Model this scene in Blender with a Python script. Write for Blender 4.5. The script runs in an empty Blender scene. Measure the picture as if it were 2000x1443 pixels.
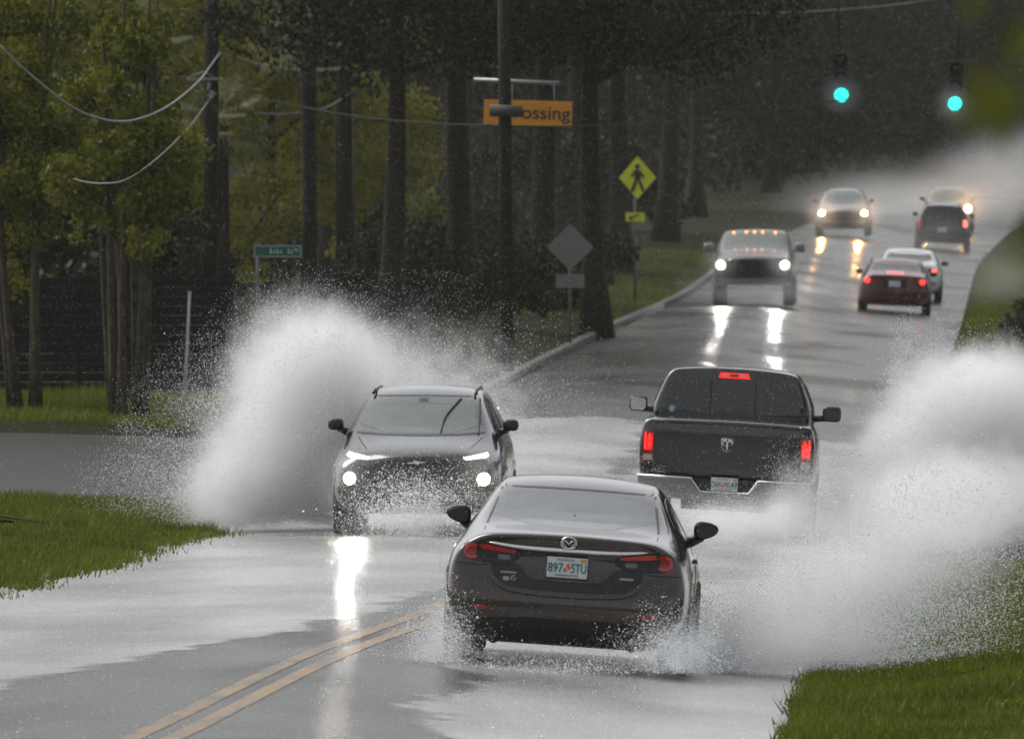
import bpy, bmesh, math, random
import numpy as np
from mathutils import Vector, Matrix, noise
from mathutils.bvhtree import BVHTree

scene = bpy.context.scene
C = scene.collection
R = math.radians
rng = np.random.default_rng(7)
random.seed(7)

# ------------------------------------------------------------------ camera
CAM_Z = 4.25
cam_d = bpy.data.cameras.new('camera')
cam = bpy.data.objects.new('camera', cam_d)
C.objects.link(cam)
cam.location = (0, 0, CAM_Z)
cam.rotation_euler = (R(90 - 0.985), 0, R(2.067))
cam_d.lens = 504
cam_d.sensor_width = 36
cam_d.clip_start = 0.5
cam_d.clip_end = 4000
cam_d.dof.use_dof = True
cam_d.dof.focus_distance = 130
cam_d.dof.aperture_fstop = 11
scene.camera = cam

# ------------------------------------------------------------------ sky, sun, exposure
SUN_EL, SUN_AZ = 52.0, -62.0          # overcast: weak, very soft sun ahead and to the left
world = bpy.data.worlds.new('World')
scene.world = world
world.use_nodes = True
wn = world.node_tree.nodes
wl = world.node_tree.links
bg = wn['Background']
sky = wn.new('ShaderNodeTexSky')
sky.sky_type = 'NISHITA'
sky.sun_disc = False
sky.sun_elevation = R(SUN_EL)
sky.sun_rotation = R(SUN_AZ)
sky.dust_density = 4
hs = wn.new('ShaderNodeHueSaturation')
hs.inputs['Saturation'].default_value = 0.18
wl.new(sky.outputs[0], hs.inputs['Color'])
wl.new(hs.outputs[0], bg.inputs['Color'])
bg.inputs['Strength'].default_value = 0.12
sun_d = bpy.data.lights.new('sun', 'SUN')
sun_d.energy = 1.4
sun_d.angle = R(40)
sun_d.color = (1, 0.97, 0.93)
sun = bpy.data.objects.new('sun', sun_d)
C.objects.link(sun)
az = R(SUN_AZ)
sd = Vector((math.sin(az) * math.cos(R(SUN_EL)), math.cos(az) * math.cos(R(SUN_EL)), math.sin(R(SUN_EL))))
sun.rotation_euler = sd.to_track_quat('Z', 'Y').to_euler()
scene.view_settings.view_transform = 'Standard'
scene.view_settings.look = 'None'
scene.view_settings.exposure = 0.5
scene.view_settings.gamma = 1
cy = scene.cycles
cy.max_bounces = 6
cy.diffuse_bounces = 2
cy.glossy_bounces = 3
cy.transmission_bounces = 3
cy.volume_bounces = 6
cy.transparent_max_bounces = 6
cy.sample_clamp_indirect = 6
cy.caustics_reflective = False
cy.caustics_refractive = False
cy.volume_step_rate = 1.0
cy.use_denoising = True

# ------------------------------------------------------------------ helpers
def link(o, parent=None):
    C.objects.link(o)
    if parent is not None:
        o.parent = parent
    return o


def tag(o, label=None, cat=None, group=None, kind=None):
    if label: o['label'] = label
    if cat: o['category'] = cat
    if group: o['group'] = group
    if kind: o['kind'] = kind
    return o


def empty(name, loc=(0, 0, 0), label=None, cat=None, group=None):
    o = bpy.data.objects.new(name, None)
    o.empty_display_size = 0.2
    o.location = loc
    link(o)
    return tag(o, label, cat, group)


def mesh_obj(name, verts, faces, mat, parent=None, smooth=True):
    me = bpy.data.meshes.new(name)
    me.from_pydata([tuple(v) for v in verts], [], faces)
    if smooth:
        me.polygons.foreach_set('use_smooth', [True] * len(me.polygons))
    me.update()
    if mat: me.materials.append(mat)
    return link(bpy.data.objects.new(name, me), parent)


def bm_obj(name, bm, mat, parent=None, smooth=False):
    me = bpy.data.meshes.new(name)
    bmesh.ops.recalc_face_normals(bm, faces=bm.faces[:])
    bm.to_mesh(me)
    bm.free()
    if smooth:
        me.polygons.foreach_set('use_smooth', [True] * len(me.polygons))
    if mat: me.materials.append(mat)
    return link(bpy.data.objects.new(name, me), parent)


def np_mesh(name, V, F, mat, smooth=False):
    V = np.asarray(V, dtype=np.float32); F = np.asarray(F, dtype=np.int32)
    me = bpy.data.meshes.new(name)
    me.vertices.add(len(V)); me.vertices.foreach_set('co', V.ravel())
    k = F.shape[1]
    me.loops.add(F.size); me.loops.foreach_set('vertex_index', F.ravel())
    me.polygons.add(len(F))
    me.polygons.foreach_set('loop_start', np.arange(len(F), dtype=np.int32) * k)
    me.polygons.foreach_set('loop_total', np.full(len(F), k, dtype=np.int32))
    if smooth: me.polygons.foreach_set('use_smooth', np.ones(len(F), dtype=bool))
    me.update(calc_edges=True)
    if mat: me.materials.append(mat)
    return me


def smoothstep(a, b, x):
    t = min(1, max(0, (x - a) / (b - a)))
    return t * t * (3 - 2 * t)


# node materials ----------------------------------------------------
def new_mat(name):
    m = bpy.data.materials.new(name)
    m.use_nodes = True
    return m, m.node_tree.nodes, m.node_tree.links, m.node_tree.nodes['Principled BSDF']


def rgba(c): return (c[0], c[1], c[2], 1)


def pmat(name, col, rough=0.5, metal=0.0, coat=0.0, emit=None, estr=0.0, var=0.0, vscale=8.0, bump=0.0, bscale=40.0, spec=0.5, col2=None, ior=None, trans=0.0, alpha=1.0):
    m, n, l, p = new_mat(name)
    p.inputs['Base Color'].default_value = rgba(col)
    p.inputs['Roughness'].default_value = rough
    p.inputs['Metallic'].default_value = metal
    p.inputs['Coat Weight'].default_value = coat
    p.inputs['Coat Roughness'].default_value = 0.08
    p.inputs['Specular IOR Level'].default_value = spec
    p.inputs['Transmission Weight'].default_value = trans
    p.inputs['Alpha'].default_value = alpha
    if ior: p.inputs['IOR'].default_value = ior
    if emit:
        p.inputs['Emission Color'].default_value = rgba(emit)
        p.inputs['Emission Strength'].default_value = estr
    if var or col2 or bump:
        tc = n.new('ShaderNodeTexCoord')
    if var or col2:
        nz = n.new('ShaderNodeTexNoise'); nz.inputs['Scale'].default_value = vscale
        nz.inputs['Detail'].default_value = 5
        l.new(tc.outputs['Object'], nz.inputs['Vector'])
        mx = n.new('ShaderNodeMix'); mx.data_type = 'RGBA'
        mr = n.new('ShaderNodeMapRange')
        mr.inputs['From Min'].default_value = 0.3; mr.inputs['From Max'].default_value = 0.7
        l.new(nz.outputs['Fac'], mr.inputs['Value'])
        l.new(mr.outputs[0], mx.inputs['Factor'])
        mx.inputs['A'].default_value = rgba(col)
        c2 = col2 or tuple(c * (1 - var) for c in col)
        mx.inputs['B'].default_value = rgba(c2)
        l.new(mx.outputs['Result'], p.inputs['Base Color'])
    if bump:
        nb = n.new('ShaderNodeTexNoise'); nb.inputs['Scale'].default_value = bscale
        nb.inputs['Detail'].default_value = 4
        l.new(tc.outputs['Object'], nb.inputs['Vector'])
        b = n.new('ShaderNodeBump'); b.inputs['Strength'].default_value = bump; b.inputs['Distance'].default_value = 0.02
        l.new(nb.outputs['Fac'], b.inputs['Height'])
        l.new(b.outputs[0], p.inputs['Normal'])
    return m


def leaf_mat(name, c1, c2, c3, trans=0.35):
    m, n, l, p = new_mat(name)
    g = n.new('ShaderNodeNewGeometry')
    cr = n.new('ShaderNodeValToRGB')
    e = cr.color_ramp.elements
    e[0].position = 0.0; e[0].color = rgba(c1)
    e[1].position = 1.0; e[1].color = rgba(c3)
    k = cr.color_ramp.elements.new(0.55); k.color = rgba(c2)
    l.new(g.outputs['Random Per Island'], cr.inputs['Fac'])
    l.new(cr.outputs[0], p.inputs['Base Color'])
    p.inputs['Roughness'].default_value = 0.45
    p.inputs['Specular IOR Level'].default_value = 0.06
    tr = n.new('ShaderNodeBsdfTranslucent')
    l.new(cr.outputs[0], tr.inputs['Color'])
    ms = n.new('ShaderNodeMixShader'); ms.inputs[0].default_value = trans
    l.new(p.outputs[0], ms.inputs[1]); l.new(tr.outputs[0], ms.inputs[2])
    l.new(ms.outputs[0], n['Material Output'].inputs['Surface'])
    return m


def vol_mat(name, blobs, dens, nscale=1.6, namp=0.6, col=(0.97, 0.98, 1.0), aniso=0.2, edge=0.5, step=1.0, detail=4):
    """density = soft sum of ellipsoids, eaten away by noise.  blobs: (x,y,z, rx,ry,rz, weight)"""
    m = bpy.data.materials.new(name); m.use_nodes = True
    n, l = m.node_tree.nodes, m.node_tree.links
    n.clear()
    out = n.new('ShaderNodeOutputMaterial')
    sc = n.new('ShaderNodeVolumeScatter')
    sc.inputs['Color'].default_value = rgba(col)
    sc.inputs['Anisotropy'].default_value = aniso
    tc = n.new('ShaderNodeTexCoord')
    acc = None
    for b in blobs:
        s = n.new('ShaderNodeVectorMath'); s.operation = 'SUBTRACT'; s.inputs[1].default_value = b[0:3]
        d = n.new('ShaderNodeVectorMath'); d.operation = 'DIVIDE'; d.inputs[1].default_value = b[3:6]
        g = n.new('ShaderNodeTexGradient'); g.gradient_type = 'SPHERICAL'
        w = n.new('ShaderNodeMath'); w.operation = 'MULTIPLY'; w.inputs[1].default_value = b[6]
        l.new(tc.outputs['Object'], s.inputs[0]); l.new(s.outputs[0], d.inputs[0]); l.new(d.outputs[0], g.inputs[0])
        l.new(g.outputs['Fac'], w.inputs[0])
        if acc is None:
            acc = w
        else:
            a = n.new('ShaderNodeMath'); a.operation = 'ADD'
            l.new(acc.outputs[0], a.inputs[0]); l.new(w.outputs[0], a.inputs[1]); acc = a
    nz = n.new('ShaderNodeTexNoise'); nz.inputs['Scale'].default_value = nscale; nz.inputs['Detail'].default_value = detail
    l.new(tc.outputs['Object'], nz.inputs['Vector'])
    na = n.new('ShaderNodeMath'); na.operation = 'MULTIPLY'; na.inputs[1].default_value = namp
    l.new(nz.outputs['Fac'], na.inputs[0])
    su = n.new('ShaderNodeMath'); su.operation = 'SUBTRACT'
    l.new(acc.outputs[0], su.inputs[0]); l.new(na.outputs[0], su.inputs[1])
    mr = n.new('ShaderNodeMapRange'); mr.clamp = True
    mr.inputs['From Min'].default_value = -namp * 0.3; mr.inputs['From Max'].default_value = edge
    mr.inputs['To Min'].default_value = 0; mr.inputs['To Max'].default_value = dens
    l.new(su.outputs[0], mr.inputs['Value'])
    # nothing outside the ellipsoids
    ga = n.new('ShaderNodeMath'); ga.operation = 'MULTIPLY'; ga.inputs[1].default_value = 6; ga.use_clamp = True
    l.new(acc.outputs[0], ga.inputs[0])
    mu = n.new('ShaderNodeMath'); mu.operation = 'MULTIPLY'
    sq = n.new('ShaderNodeMath'); sq.operation = 'MULTIPLY'
    mr.inputs['To Max'].default_value = dens ** .5
    l.new(mr.outputs[0], sq.inputs[0]); l.new(mr.outputs[0], sq.inputs[1])
    l.new(sq.outputs[0], mu.inputs[0]); l.new(ga.outputs[0], mu.inputs[1])
    l.new(mu.outputs[0], sc.inputs['Density'])
    l.new(sc.outputs[0], out.inputs['Volume'])
    m.cycles.volume_step_rate = step
    return m


def hull_obj(name, blobs, mat, loc, zmin=-0.05):
    """closed skin round the ellipsoids of a plume"""
    bm = bmesh.new()
    for b in blobs:
        for i in range(9):
            for j in range(5):
                a = i / 9 * 2 * math.pi; e = (j / 4 - 0.5) * math.pi
                p = (b[0] + b[3] * math.cos(a) * math.cos(e), b[1] + b[4] * math.sin(a) * math.cos(e), max(zmin, b[2] + b[5] * math.sin(e)))
                bm.verts.new(p)
    bmesh.ops.remove_doubles(bm, verts=bm.verts[:], dist=1e-3)
    r = bmesh.ops.convex_hull(bm, input=bm.verts[:])
    bmesh.ops.delete(bm, geom=[v for v in bm.verts if not v.link_faces], context='VERTS')
    o = bm_obj(name, bm, mat)
    o.location = loc
    return o


def drops_mesh(name, P, size, mat, stretch=None):
    """P (N,3) positions, size (N,), octahedra stretched along direction"""
    N = len(P)
    base = np.array([[1, 0, 0], [-1, 0, 0], [0, 1, 0], [0, -1, 0], [0, 0, 1], [0, 0, -1]], dtype=np.float32)
    s = size[:, None, None] * base[None]
    if stretch is not None:
        d, amt = stretch            # d (N,3) unit, amt scalar
        proj = (s * d[:, None, :]).sum(-1, keepdims=True)
        s = s + proj * d[:, None, :] * (amt - 1)
    V = (P[:, None, :] + s).reshape(-1, 3)
    f = np.array([[0, 2, 4], [2, 1, 4], [1, 3, 4], [3, 0, 4], [2, 0, 5], [1, 2, 5], [3, 1, 5], [0, 3, 5]], dtype=np.int32)
    F = (np.arange(N)[:, None, None] * 6 + f[None]).reshape(-1, 3)
    return np_mesh(name, V, F, mat, smooth=True)


def tube_bm(bm, pts, rad, n=8, cap=True):
    pts = [Vector(p) for p in pts]
    if not isinstance(rad, (list, tuple)): rad = [rad] * len(pts)
    rings = []
    for i, p in enumerate(pts):
        d = (pts[min(i + 1, len(pts) - 1)] - pts[max(i - 1, 0)]).normalized()
        up = Vector((0, 0, 1)) if abs(d.z) < 0.9 else Vector((1, 0, 0))
        a = d.cross(up).normalized(); b = d.cross(a).normalized()
        rings.append([bm.verts.new(p + (a * math.cos(2 * math.pi * k / n) + b * math.sin(2 * math.pi * k / n)) * rad[i]) for k in range(n)])
    for r0, r1 in zip(rings, rings[1:]):
        for k in range(n):
            bm.faces.new((r0[k], r0[(k + 1) % n], r1[(k + 1) % n], r1[k]))
    if cap:
        bm.faces.new(rings[0]); bm.faces.new(rings[-1])


def tube(name, pts, rad, mat, parent=None, n=8):
    bm = bmesh.new(); tube_bm(bm, pts, rad, n)
    return bm_obj(name, bm, mat, parent, smooth=True)


def box_bm(bm, c, s, bevel=0.0, rot=None):
    r = bmesh.ops.create_cube(bm, size=1)
    vs = r['verts']
    M = Matrix.Translation(Vector(c)) @ (rot.to_4x4() if rot else Matrix()) @ Matrix.Diagonal((s[0], s[1], s[2], 1))
    bmesh.ops.transform(bm, matrix=M, verts=vs)
    if bevel:
        ed = list({e for v in vs for e in v.link_edges})
        bmesh.ops.bevel(bm, geom=ed, offset=bevel, segments=3, affect='EDGES', profile=0.5)


def box(name, c, s, mat, parent=None, bevel=0.0, rot=None, smooth=False):
    bm = bmesh.new(); box_bm(bm, c, s, bevel, rot)
    return bm_obj(name, bm, mat, parent, smooth)


def lathe_bm(bm, prof, n=24, axis='X', at=(0, 0, 0)):
    """prof: (along, radius)"""
    rings = []
    for a, r in prof:
        ring = []
        for k in range(n):
            t = 2 * math.pi * k / n
            if axis == 'X': p = (a, r * math.cos(t), r * math.sin(t))
            elif axis == 'Y': p = (r * math.cos(t), a, r * math.sin(t))
            else: p = (r * math.cos(t), r * math.sin(t), a)
            ring.append(bm.verts.new(Vector(p) + Vector(at)))
        rings.append(ring)
    for r0, r1 in zip(rings, rings[1:]):
        for k in range(n):
            bm.faces.new((r0[k], r0[(k + 1) % n], r1[(k + 1) % n], r1[k]))
    bm.faces.new(rings[0]); bm.faces.new(rings[-1])


def chaikin(p, n=2):
    for _ in range(n):
        q = []
        for i in range(len(p)):
            a, b = p[i], p[(i + 1) % len(p)]
            q.append((a[0] * .75 + b[0] * .25, a[1] * .75 + b[1] * .25))
            q.append((a[0] * .25 + b[0] * .75, a[1] * .25 + b[1] * .75))
        p = q
    return p


def rrect(cx, cz, w, h, r=0.2):
    k = min(w, h) * r
    pts = []
    for sx, sz, a0 in ((1, 1, 0), (-1, 1, 90), (-1, -1, 180), (1, -1, 270)):
        for i in range(4):
            a = R(a0 + i * 30)
            pts.append((cx + sx * (w / 2 - k) + k * math.cos(a), cz + sz * (h / 2 - k) + k * math.sin(a)))
    return pts


def disc(cx, cz, rx, rz=None, n=20):
    rz = rz or rx
    return [(cx + rx * math.cos(2 * math.pi * i / n), cz + rz * math.sin(2 * math.pi * i / n)) for i in range(n)]


def mir(p): return [(-x, z) for x, z in reversed(p)]


def band(line, w):
    """polygon of width w(0..1) round a polyline in x,z"""
    L, Rr = [], []
    for i, p in enumerate(line):
        a = Vector(line[max(i - 1, 0)]); b = Vector(line[min(i + 1, len(line) - 1)])
        d = (b - a).normalized(); nrm = Vector((-d.y, d.x))
        ww = w[i] if isinstance(w, (list, tuple)) else w
        q = Vector(p)
        L.append(tuple(q + nrm * ww / 2)); Rr.append(tuple(q - nrm * ww / 2))
    return L + Rr[::-1]


def densify(line, k=3):
    """Catmull-Rom through the points"""
    out = []
    P = [Vector(p) for p in line]
    for i in range(len(P) - 1):
        p0, p1, p2, p3 = P[max(i - 1, 0)], P[i], P[i + 1], P[min(i + 2, len(P) - 1)]
        for j in range(k):
            t = j / k
            out.append(tuple(0.5 * ((2 * p1) + (p2 - p0) * t + (2 * p0 - 5 * p1 + 4 * p2 - p3) * t * t + (3 * p1 - p0 - 3 * p2 + p3) * t ** 3)))
    out.append(tuple(P[-1]))
    return out


def text_obj(name, s, height, mat, parent, loc, width=None, facing=-1, rotz=0):
    cu = bpy.data.curves.new(name, 'FONT')
    cu.body = s; cu.align_x = 'CENTER'; cu.align_y = 'CENTER'; cu.size = 1.0
    cu.extrude = 0.01
    cu.offset = 0.012
    t = bpy.data.objects.new(name, cu); C.objects.link(t)
    dg = bpy.context.evaluated_depsgraph_get()
    me = bpy.data.meshes.new_from_object(t.evaluated_get(dg))
    C.objects.unlink(t); bpy.data.objects.remove(t)
    co = np.array([v.co[:] for v in me.vertices])
    h = co[:, 1].max() - co[:, 1].min(); w = co[:, 0].max() - co[:, 0].min()
    k = height / h
    kx = width / w if width else k
    cx = (co[:, 0].max() + co[:, 0].min()) / 2; cz = (co[:, 1].max() + co[:, 1].min()) / 2
    for v in me.vertices:
        x, y, z = v.co
        v.co = ((x - cx) * kx, -z * 0.15, (y - cz) * k)
    if facing > 0:
        for v in me.vertices: v.co = (-v.co.x, -v.co.y, v.co.z)
    me.materials.clear(); me.materials.append(mat)
    me.name = name
    o = bpy.data.objects.new(name, me)
    o.location = loc
    o.rotation_euler = (0, 0, rotz)
    return link(o, parent)


# ------------------------------------------------------------------ ground heights
GX = [-60, -14, -9.0, -6.5, -5.0, -3.5, -1.6, 10, 60]
ROWS = {  # Y : left lane, right lane
    -60: (1.4, 1.3), 60: (.85, .75), 95: (.34, .22), 108: (.24, .13), 125: (.06, -.10), 155: (-.19, -.43), 166: (-.2, -.46), 200: (-.2, -.46),
    250: (-.2, -.5), 300: (-.2, -.55), 350: (-.2, -.6), 420: (.1, -.3), 483: (.42, -.02), 540: (.75, .4), 600: (.95, .7), 1050: (4, 3.8)}
RY = sorted(ROWS)


def gz(x, y):
    y = min(max(y, RY[0]), RY[-1] - 1e-6)
    i = max(k for k in range(len(RY) - 1) if RY[k] <= y)
    y0, y1 = RY[i], RY[i + 1]
    def slope(k):
        if k == 0 or k == len(RY) - 1: return (0, 0)
        a, b, c = RY[k - 1], RY[k], RY[k + 1]
        out = []
        for q in (0, 1):
            s0 = (ROWS[b][q] - ROWS[a][q]) / (b - a); s1 = (ROWS[c][q] - ROWS[b][q]) / (c - b)
            out.append(0 if s0 * s1 <= 0 else 2 * s0 * s1 / (s0 + s1))
        return out
    t = (y - y0) / (y1 - y0); h = y1 - y0
    s0, s1 = slope(i), slope(i + 1)
    v = []
    for q in (0, 1):
        a, b = ROWS[y0][q], ROWS[y1][q]
        v.append(a * (2 * t ** 3 - 3 * t ** 2 + 1) + h * s0[q] * (t ** 3 - 2 * t ** 2 + t) + b * (-2 * t ** 3 + 3 * t ** 2) + h * s1[q] * (t ** 3 - t ** 2))
    L, Rr = v
    c = Rr + 0.12
    zs = [L + .25, L + .1, L - 0.05, L, c, Rr, Rr - .14, Rr + .1, Rr + .4]
    x = min(max(x - bend(y), GX[0]), GX[-1] - 1e-6)
    j = max(k for k in range(len(GX) - 1) if GX[k] <= x)
    u = (x - GX[j]) / (GX[j + 1] - GX[j])
    return zs[j] + (zs[j + 1] - zs[j]) * u


def bend(y): return 0.0001 * max(0, y - 430) ** 2


ROAD_L, ROAD_R = -8.9, -1.6


def road_l(y):            # the kerb line on the far side swings in slightly towards the flooded dip
    return -9.35 + 0.45 * smoothstep(130, 165, y) - 0.15 * smoothstep(180, 300, y) + 0.25 * smoothstep(300, 380, y)


# ------------------------------------------------------------------ haze and ground materials
def grid_mesh(name, xs, ys, zf, mat, keep=None, xb=True):
    V = []; idx = {}
    for j, y in enumerate(ys):
        for i, x in enumerate(xs):
            X = x + (bend(y) if xb else 0)
            idx[i, j] = len(V); V.append((X, y, zf(X, y)))
    F = []
    for j in range(len(ys) - 1):
        for i in range(len(xs) - 1):
            if keep is None or keep((xs[i] + xs[i + 1]) / 2, (ys[j] + ys[j + 1]) / 2):
                F.append((idx[i, j], idx[i + 1, j], idx[i + 1, j + 1], idx[i, j + 1]))
    used = sorted({k for f in F for k in f}); mp = {k: q for q, k in enumerate(used)}
    return mesh_obj(name, [V[k] for k in used], [tuple(mp[k] for k in f) for f in F], mat)


def wet_road_mat():
    m, n, l, p = new_mat('wet_asphalt')
    tc = n.new('ShaderNodeTexCoord')
    n1 = n.new('ShaderNodeTexNoise'); n1.inputs['Scale'].default_value = 0.5; n1.inputs['Detail'].default_value = 6
    n2 = n.new('ShaderNodeTexNoise'); n2.inputs['Scale'].default_value = 25; n2.inputs['Detail'].default_value = 4
    mp = n.new('ShaderNodeMapping'); mp.inputs['Scale'].default_value = (1, .2, 1)
    l.new(tc.outputs['Object'], mp.inputs['Vector'])
    l.new(mp.outputs[0], n1.inputs['Vector']); l.new(tc.outputs['Object'], n2.inputs['Vector'])
    cr = n.new('ShaderNodeValToRGB')
    cr.color_ramp.elements[0].position = .35; cr.color_ramp.elements[0].color = (.028, .027, .025, 1)
    cr.color_ramp.elements[1].position = .7; cr.color_ramp.elements[1].color = (.06, .056, .05, 1)
    l.new(n2.outputs['Fac'], cr.inputs['Fac'])
    l.new(cr.outputs[0], p.inputs['Base Color'])
    rr = n.new('ShaderNodeMapRange'); rr.inputs['From Min'].default_value = .35; rr.inputs['From Max'].default_value = .65
    rr.inputs['To Min'].default_value = .17; rr.inputs['To Max'].default_value = .33
    l.new(n1.outputs['Fac'], rr.inputs['Value']); l.new(rr.outputs[0], p.inputs['Roughness'])
    p.inputs['IOR'].default_value = 1.33
    sp = n.new('ShaderNodeMapRange'); sp.inputs['From Min'].default_value = .42; sp.inputs['From Max'].default_value = .62
    sp.inputs['To Min'].default_value = .28; sp.inputs['To Max'].default_value = .07
    l.new(n1.outputs['Fac'], sp.inputs['Value']); l.new(sp.outputs[0], p.inputs['Specular IOR Level'])
    b = n.new('ShaderNodeBump'); b.inputs['Strength'].default_value = .35; b.inputs['Distance'].default_value = .01
    l.new(n2.outputs['Fac'], b.inputs['Height']); l.new(b.outputs[0], p.inputs['Normal'])
    return m


def flood_mat():
    m, n, l, p = new_mat('flood_water')
    p.inputs['Base Color'].default_value = (.25, .25, .25, 1)
    p.inputs['IOR'].default_value = 1.33
    tc = n.new('ShaderNodeTexCoord')
    n1 = n.new('ShaderNodeTexNoise'); n1.inputs['Scale'].default_value = 15; n1.inputs['Detail'].default_value = 3
    n2 = n.new('ShaderNodeTexNoise'); n2.inputs['Scale'].default_value = 1.1; n2.inputs['Detail'].default_value = 3
    mp2_ = n.new('ShaderNodeMapping'); mp2_.inputs['Scale'].default_value = (1, .22, 1)
    l.new(tc.outputs['Object'], mp2_.inputs['Vector'])
    l.new(tc.outputs['Object'], n1.inputs['Vector']); l.new(mp2_.outputs[0], n2.inputs['Vector'])
    ad = n.new('ShaderNodeMath'); ad.operation = 'MULTIPLY_ADD'; ad.inputs[1].default_value = .7
    l.new(n2.outputs['Fac'], ad.inputs[0]); l.new(n1.outputs['Fac'], ad.inputs[2])
    b = n.new('ShaderNodeBump'); b.inputs['Strength'].default_value = .8; b.inputs['Distance'].default_value = .03
    l.new(ad.outputs[0], b.inputs['Height']); l.new(b.outputs[0], p.inputs['Normal'])
    rr = n.new('ShaderNodeMapRange'); rr.inputs['To Min'].default_value = .14; rr.inputs['To Max'].default_value = .26
    l.new(n2.outputs['Fac'], rr.inputs['Value']); l.new(rr.outputs[0], p.inputs['Roughness'])
    # muddier and clearer patches over a base paled for reflected sky and churn
    n3 = n.new('ShaderNodeTexNoise'); n3.inputs['Scale'].default_value = .7; n3.inputs['Detail'].default_value = 6
    mp3 = n.new('ShaderNodeMapping'); mp3.inputs['Scale'].default_value = (.7, .2, 1)
    l.new(tc.outputs['Object'], mp3.inputs['Vector']); l.new(mp3.outputs[0], n3.inputs['Vector'])
    cr = n.new('ShaderNodeValToRGB'); e = cr.color_ramp.elements
    e[0].position = .36; e[0].color = (.19, .19, .187, 1); e[1].position = .62; e[1].color = (.36, .36, .36, 1)
    l.new(n3.outputs['Fac'], cr.inputs['Fac']); l.new(cr.outputs[0], p.inputs['Base Color'])
    # the sheet thins out to nothing at its edge
    at_ = n.new('ShaderNodeAttribute'); at_.attribute_name = 'film'
    n4 = n.new('ShaderNodeTexNoise'); n4.inputs['Scale'].default_value = 5; n4.inputs['Detail'].default_value = 5
    mp4 = n.new('ShaderNodeMapping'); mp4.inputs['Scale'].default_value = (1, 1.6, 1)
    l.new(tc.outputs['Object'], mp4.inputs['Vector']); l.new(mp4.outputs[0], n4.inputs['Vector'])
    ma = n.new('ShaderNodeMath'); ma.operation = 'MULTIPLY_ADD'; ma.inputs[1].default_value = .8; ma.inputs[2].default_value = -.40
    l.new(n4.outputs['Fac'], ma.inputs[0])
    sm = n.new('ShaderNodeMath'); sm.operation = 'ADD'; l.new(ma.outputs[0], sm.inputs[0]); l.new(at_.outputs['Fac'], sm.inputs[1])
    mr = n.new('ShaderNodeMapRange'); mr.interpolation_type = 'SMOOTHSTEP'; mr.inputs['From Min'].default_value = -.06; mr.inputs['From Max'].default_value = .20
    l.new(sm.outputs[0], mr.inputs['Value'])
    tb = n.new('ShaderNodeBsdfTransparent'); ms = n.new('ShaderNodeMixShader')
    l.new(mr.outputs[0], ms.inputs[0]); l.new(tb.outputs[0], ms.inputs[1]); l.new(p.outputs[0], ms.inputs[2])
    l.new(ms.outputs[0], n['Material Output'].inputs['Surface'])
    return m


M_ROAD = wet_road_mat()
M_FLOOD = flood_mat()
M_SOIL = pmat('wet_soil_and_turf', (.014, .018, .007), .9, var=.5, vscale=.6, bump=.4, bscale=12, col2=(.022, .019, .010), spec=.03)
M_KERB = pmat('wet_concrete', (.085, .082, .074), .5, spec=.2, var=.4, vscale=3, bump=.3)
def worn_paint():
    m, n, l, p = new_mat('worn_yellow_paint')
    tc = n.new('ShaderNodeTexCoord')
    mp = n.new('ShaderNodeMapping'); mp.inputs['Scale'].default_value = (3, .5, 1)
    l.new(tc.outputs['Object'], mp.inputs['Vector'])
    n1 = n.new('ShaderNodeTexNoise'); n1.inputs['Scale'].default_value = 1.6; n1.inputs['Detail'].default_value = 7; n1.inputs['Roughness'].default_value = .7
    l.new(mp.outputs[0], n1.inputs['Vector'])
    cr = n.new('ShaderNodeValToRGB'); e = cr.color_ramp.elements
    e[0].position = .40; e[0].color = (.045, .040, .032, 1)
    e[1].position = .70; e[1].color = (.28, .145, .03, 1)
    k = e.new(.5); k.color = (.19, .11, .035, 1)
    l.new(n1.outputs['Fac'], cr.inputs['Fac']); l.new(cr.outputs[0], p.inputs['Base Color'])
    p.inputs['Roughness'].default_value = .3; p.inputs['IOR'].default_value = 1.33
    sp = n.new('ShaderNodeMapRange'); sp.inputs['From Min'].default_value = .35; sp.inputs['From Max'].default_value = .65
    sp.inputs['To Min'].default_value = .6; sp.inputs['To Max'].default_value = .2
    l.new(n1.outputs['Fac'], sp.inputs['Value']); l.new(sp.outputs[0], p.inputs['Specular IOR Level'])
    return m


M_YELLOW = worn_paint()
M_SIDE = pmat('side_street_asphalt', (.035, .033, .03), .5, var=.4, vscale=2, bump=.3, spec=.12)

M_LEAF = leaf_mat('spring_leaf', (.055, .075, .007), (.12, .14, .011), (.20, .18, .016))
M_LEAF2 = leaf_mat('yellow_green_leaf', (.085, .105, .008), (.19, .20, .014), (.28, .23, .02))
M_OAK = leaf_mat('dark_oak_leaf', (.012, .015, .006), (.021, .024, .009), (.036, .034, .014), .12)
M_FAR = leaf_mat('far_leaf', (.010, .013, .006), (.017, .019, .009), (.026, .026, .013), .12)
M_PALM = leaf_mat('palm_frond', (.07, .085, .03), (.10, .11, .04), (.16, .14, .07), .2)
M_GRASS = leaf_mat('wet_grass', (.06, .095, .008), (.115, .15, .012), (.19, .17, .03), .3)
_n, _l = M_GRASS.node_tree.nodes, M_GRASS.node_tree.links
_tc = _n.new('ShaderNodeTexCoord'); _nz = _n.new('ShaderNodeTexNoise'); _nz.inputs['Scale'].default_value = .9; _nz.inputs['Detail'].default_value = 5
_mr = _n.new('ShaderNodeMapRange'); _mr.inputs['From Min'].default_value = .35; _mr.inputs['From Max'].default_value = .68; _mr.inputs['To Min'].default_value = 1.25; _mr.inputs['To Max'].default_value = .55
_hs = _n.new('ShaderNodeHueSaturation'); _cr = [k for k in _n if k.type == 'VALTORGB'][0]
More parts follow.
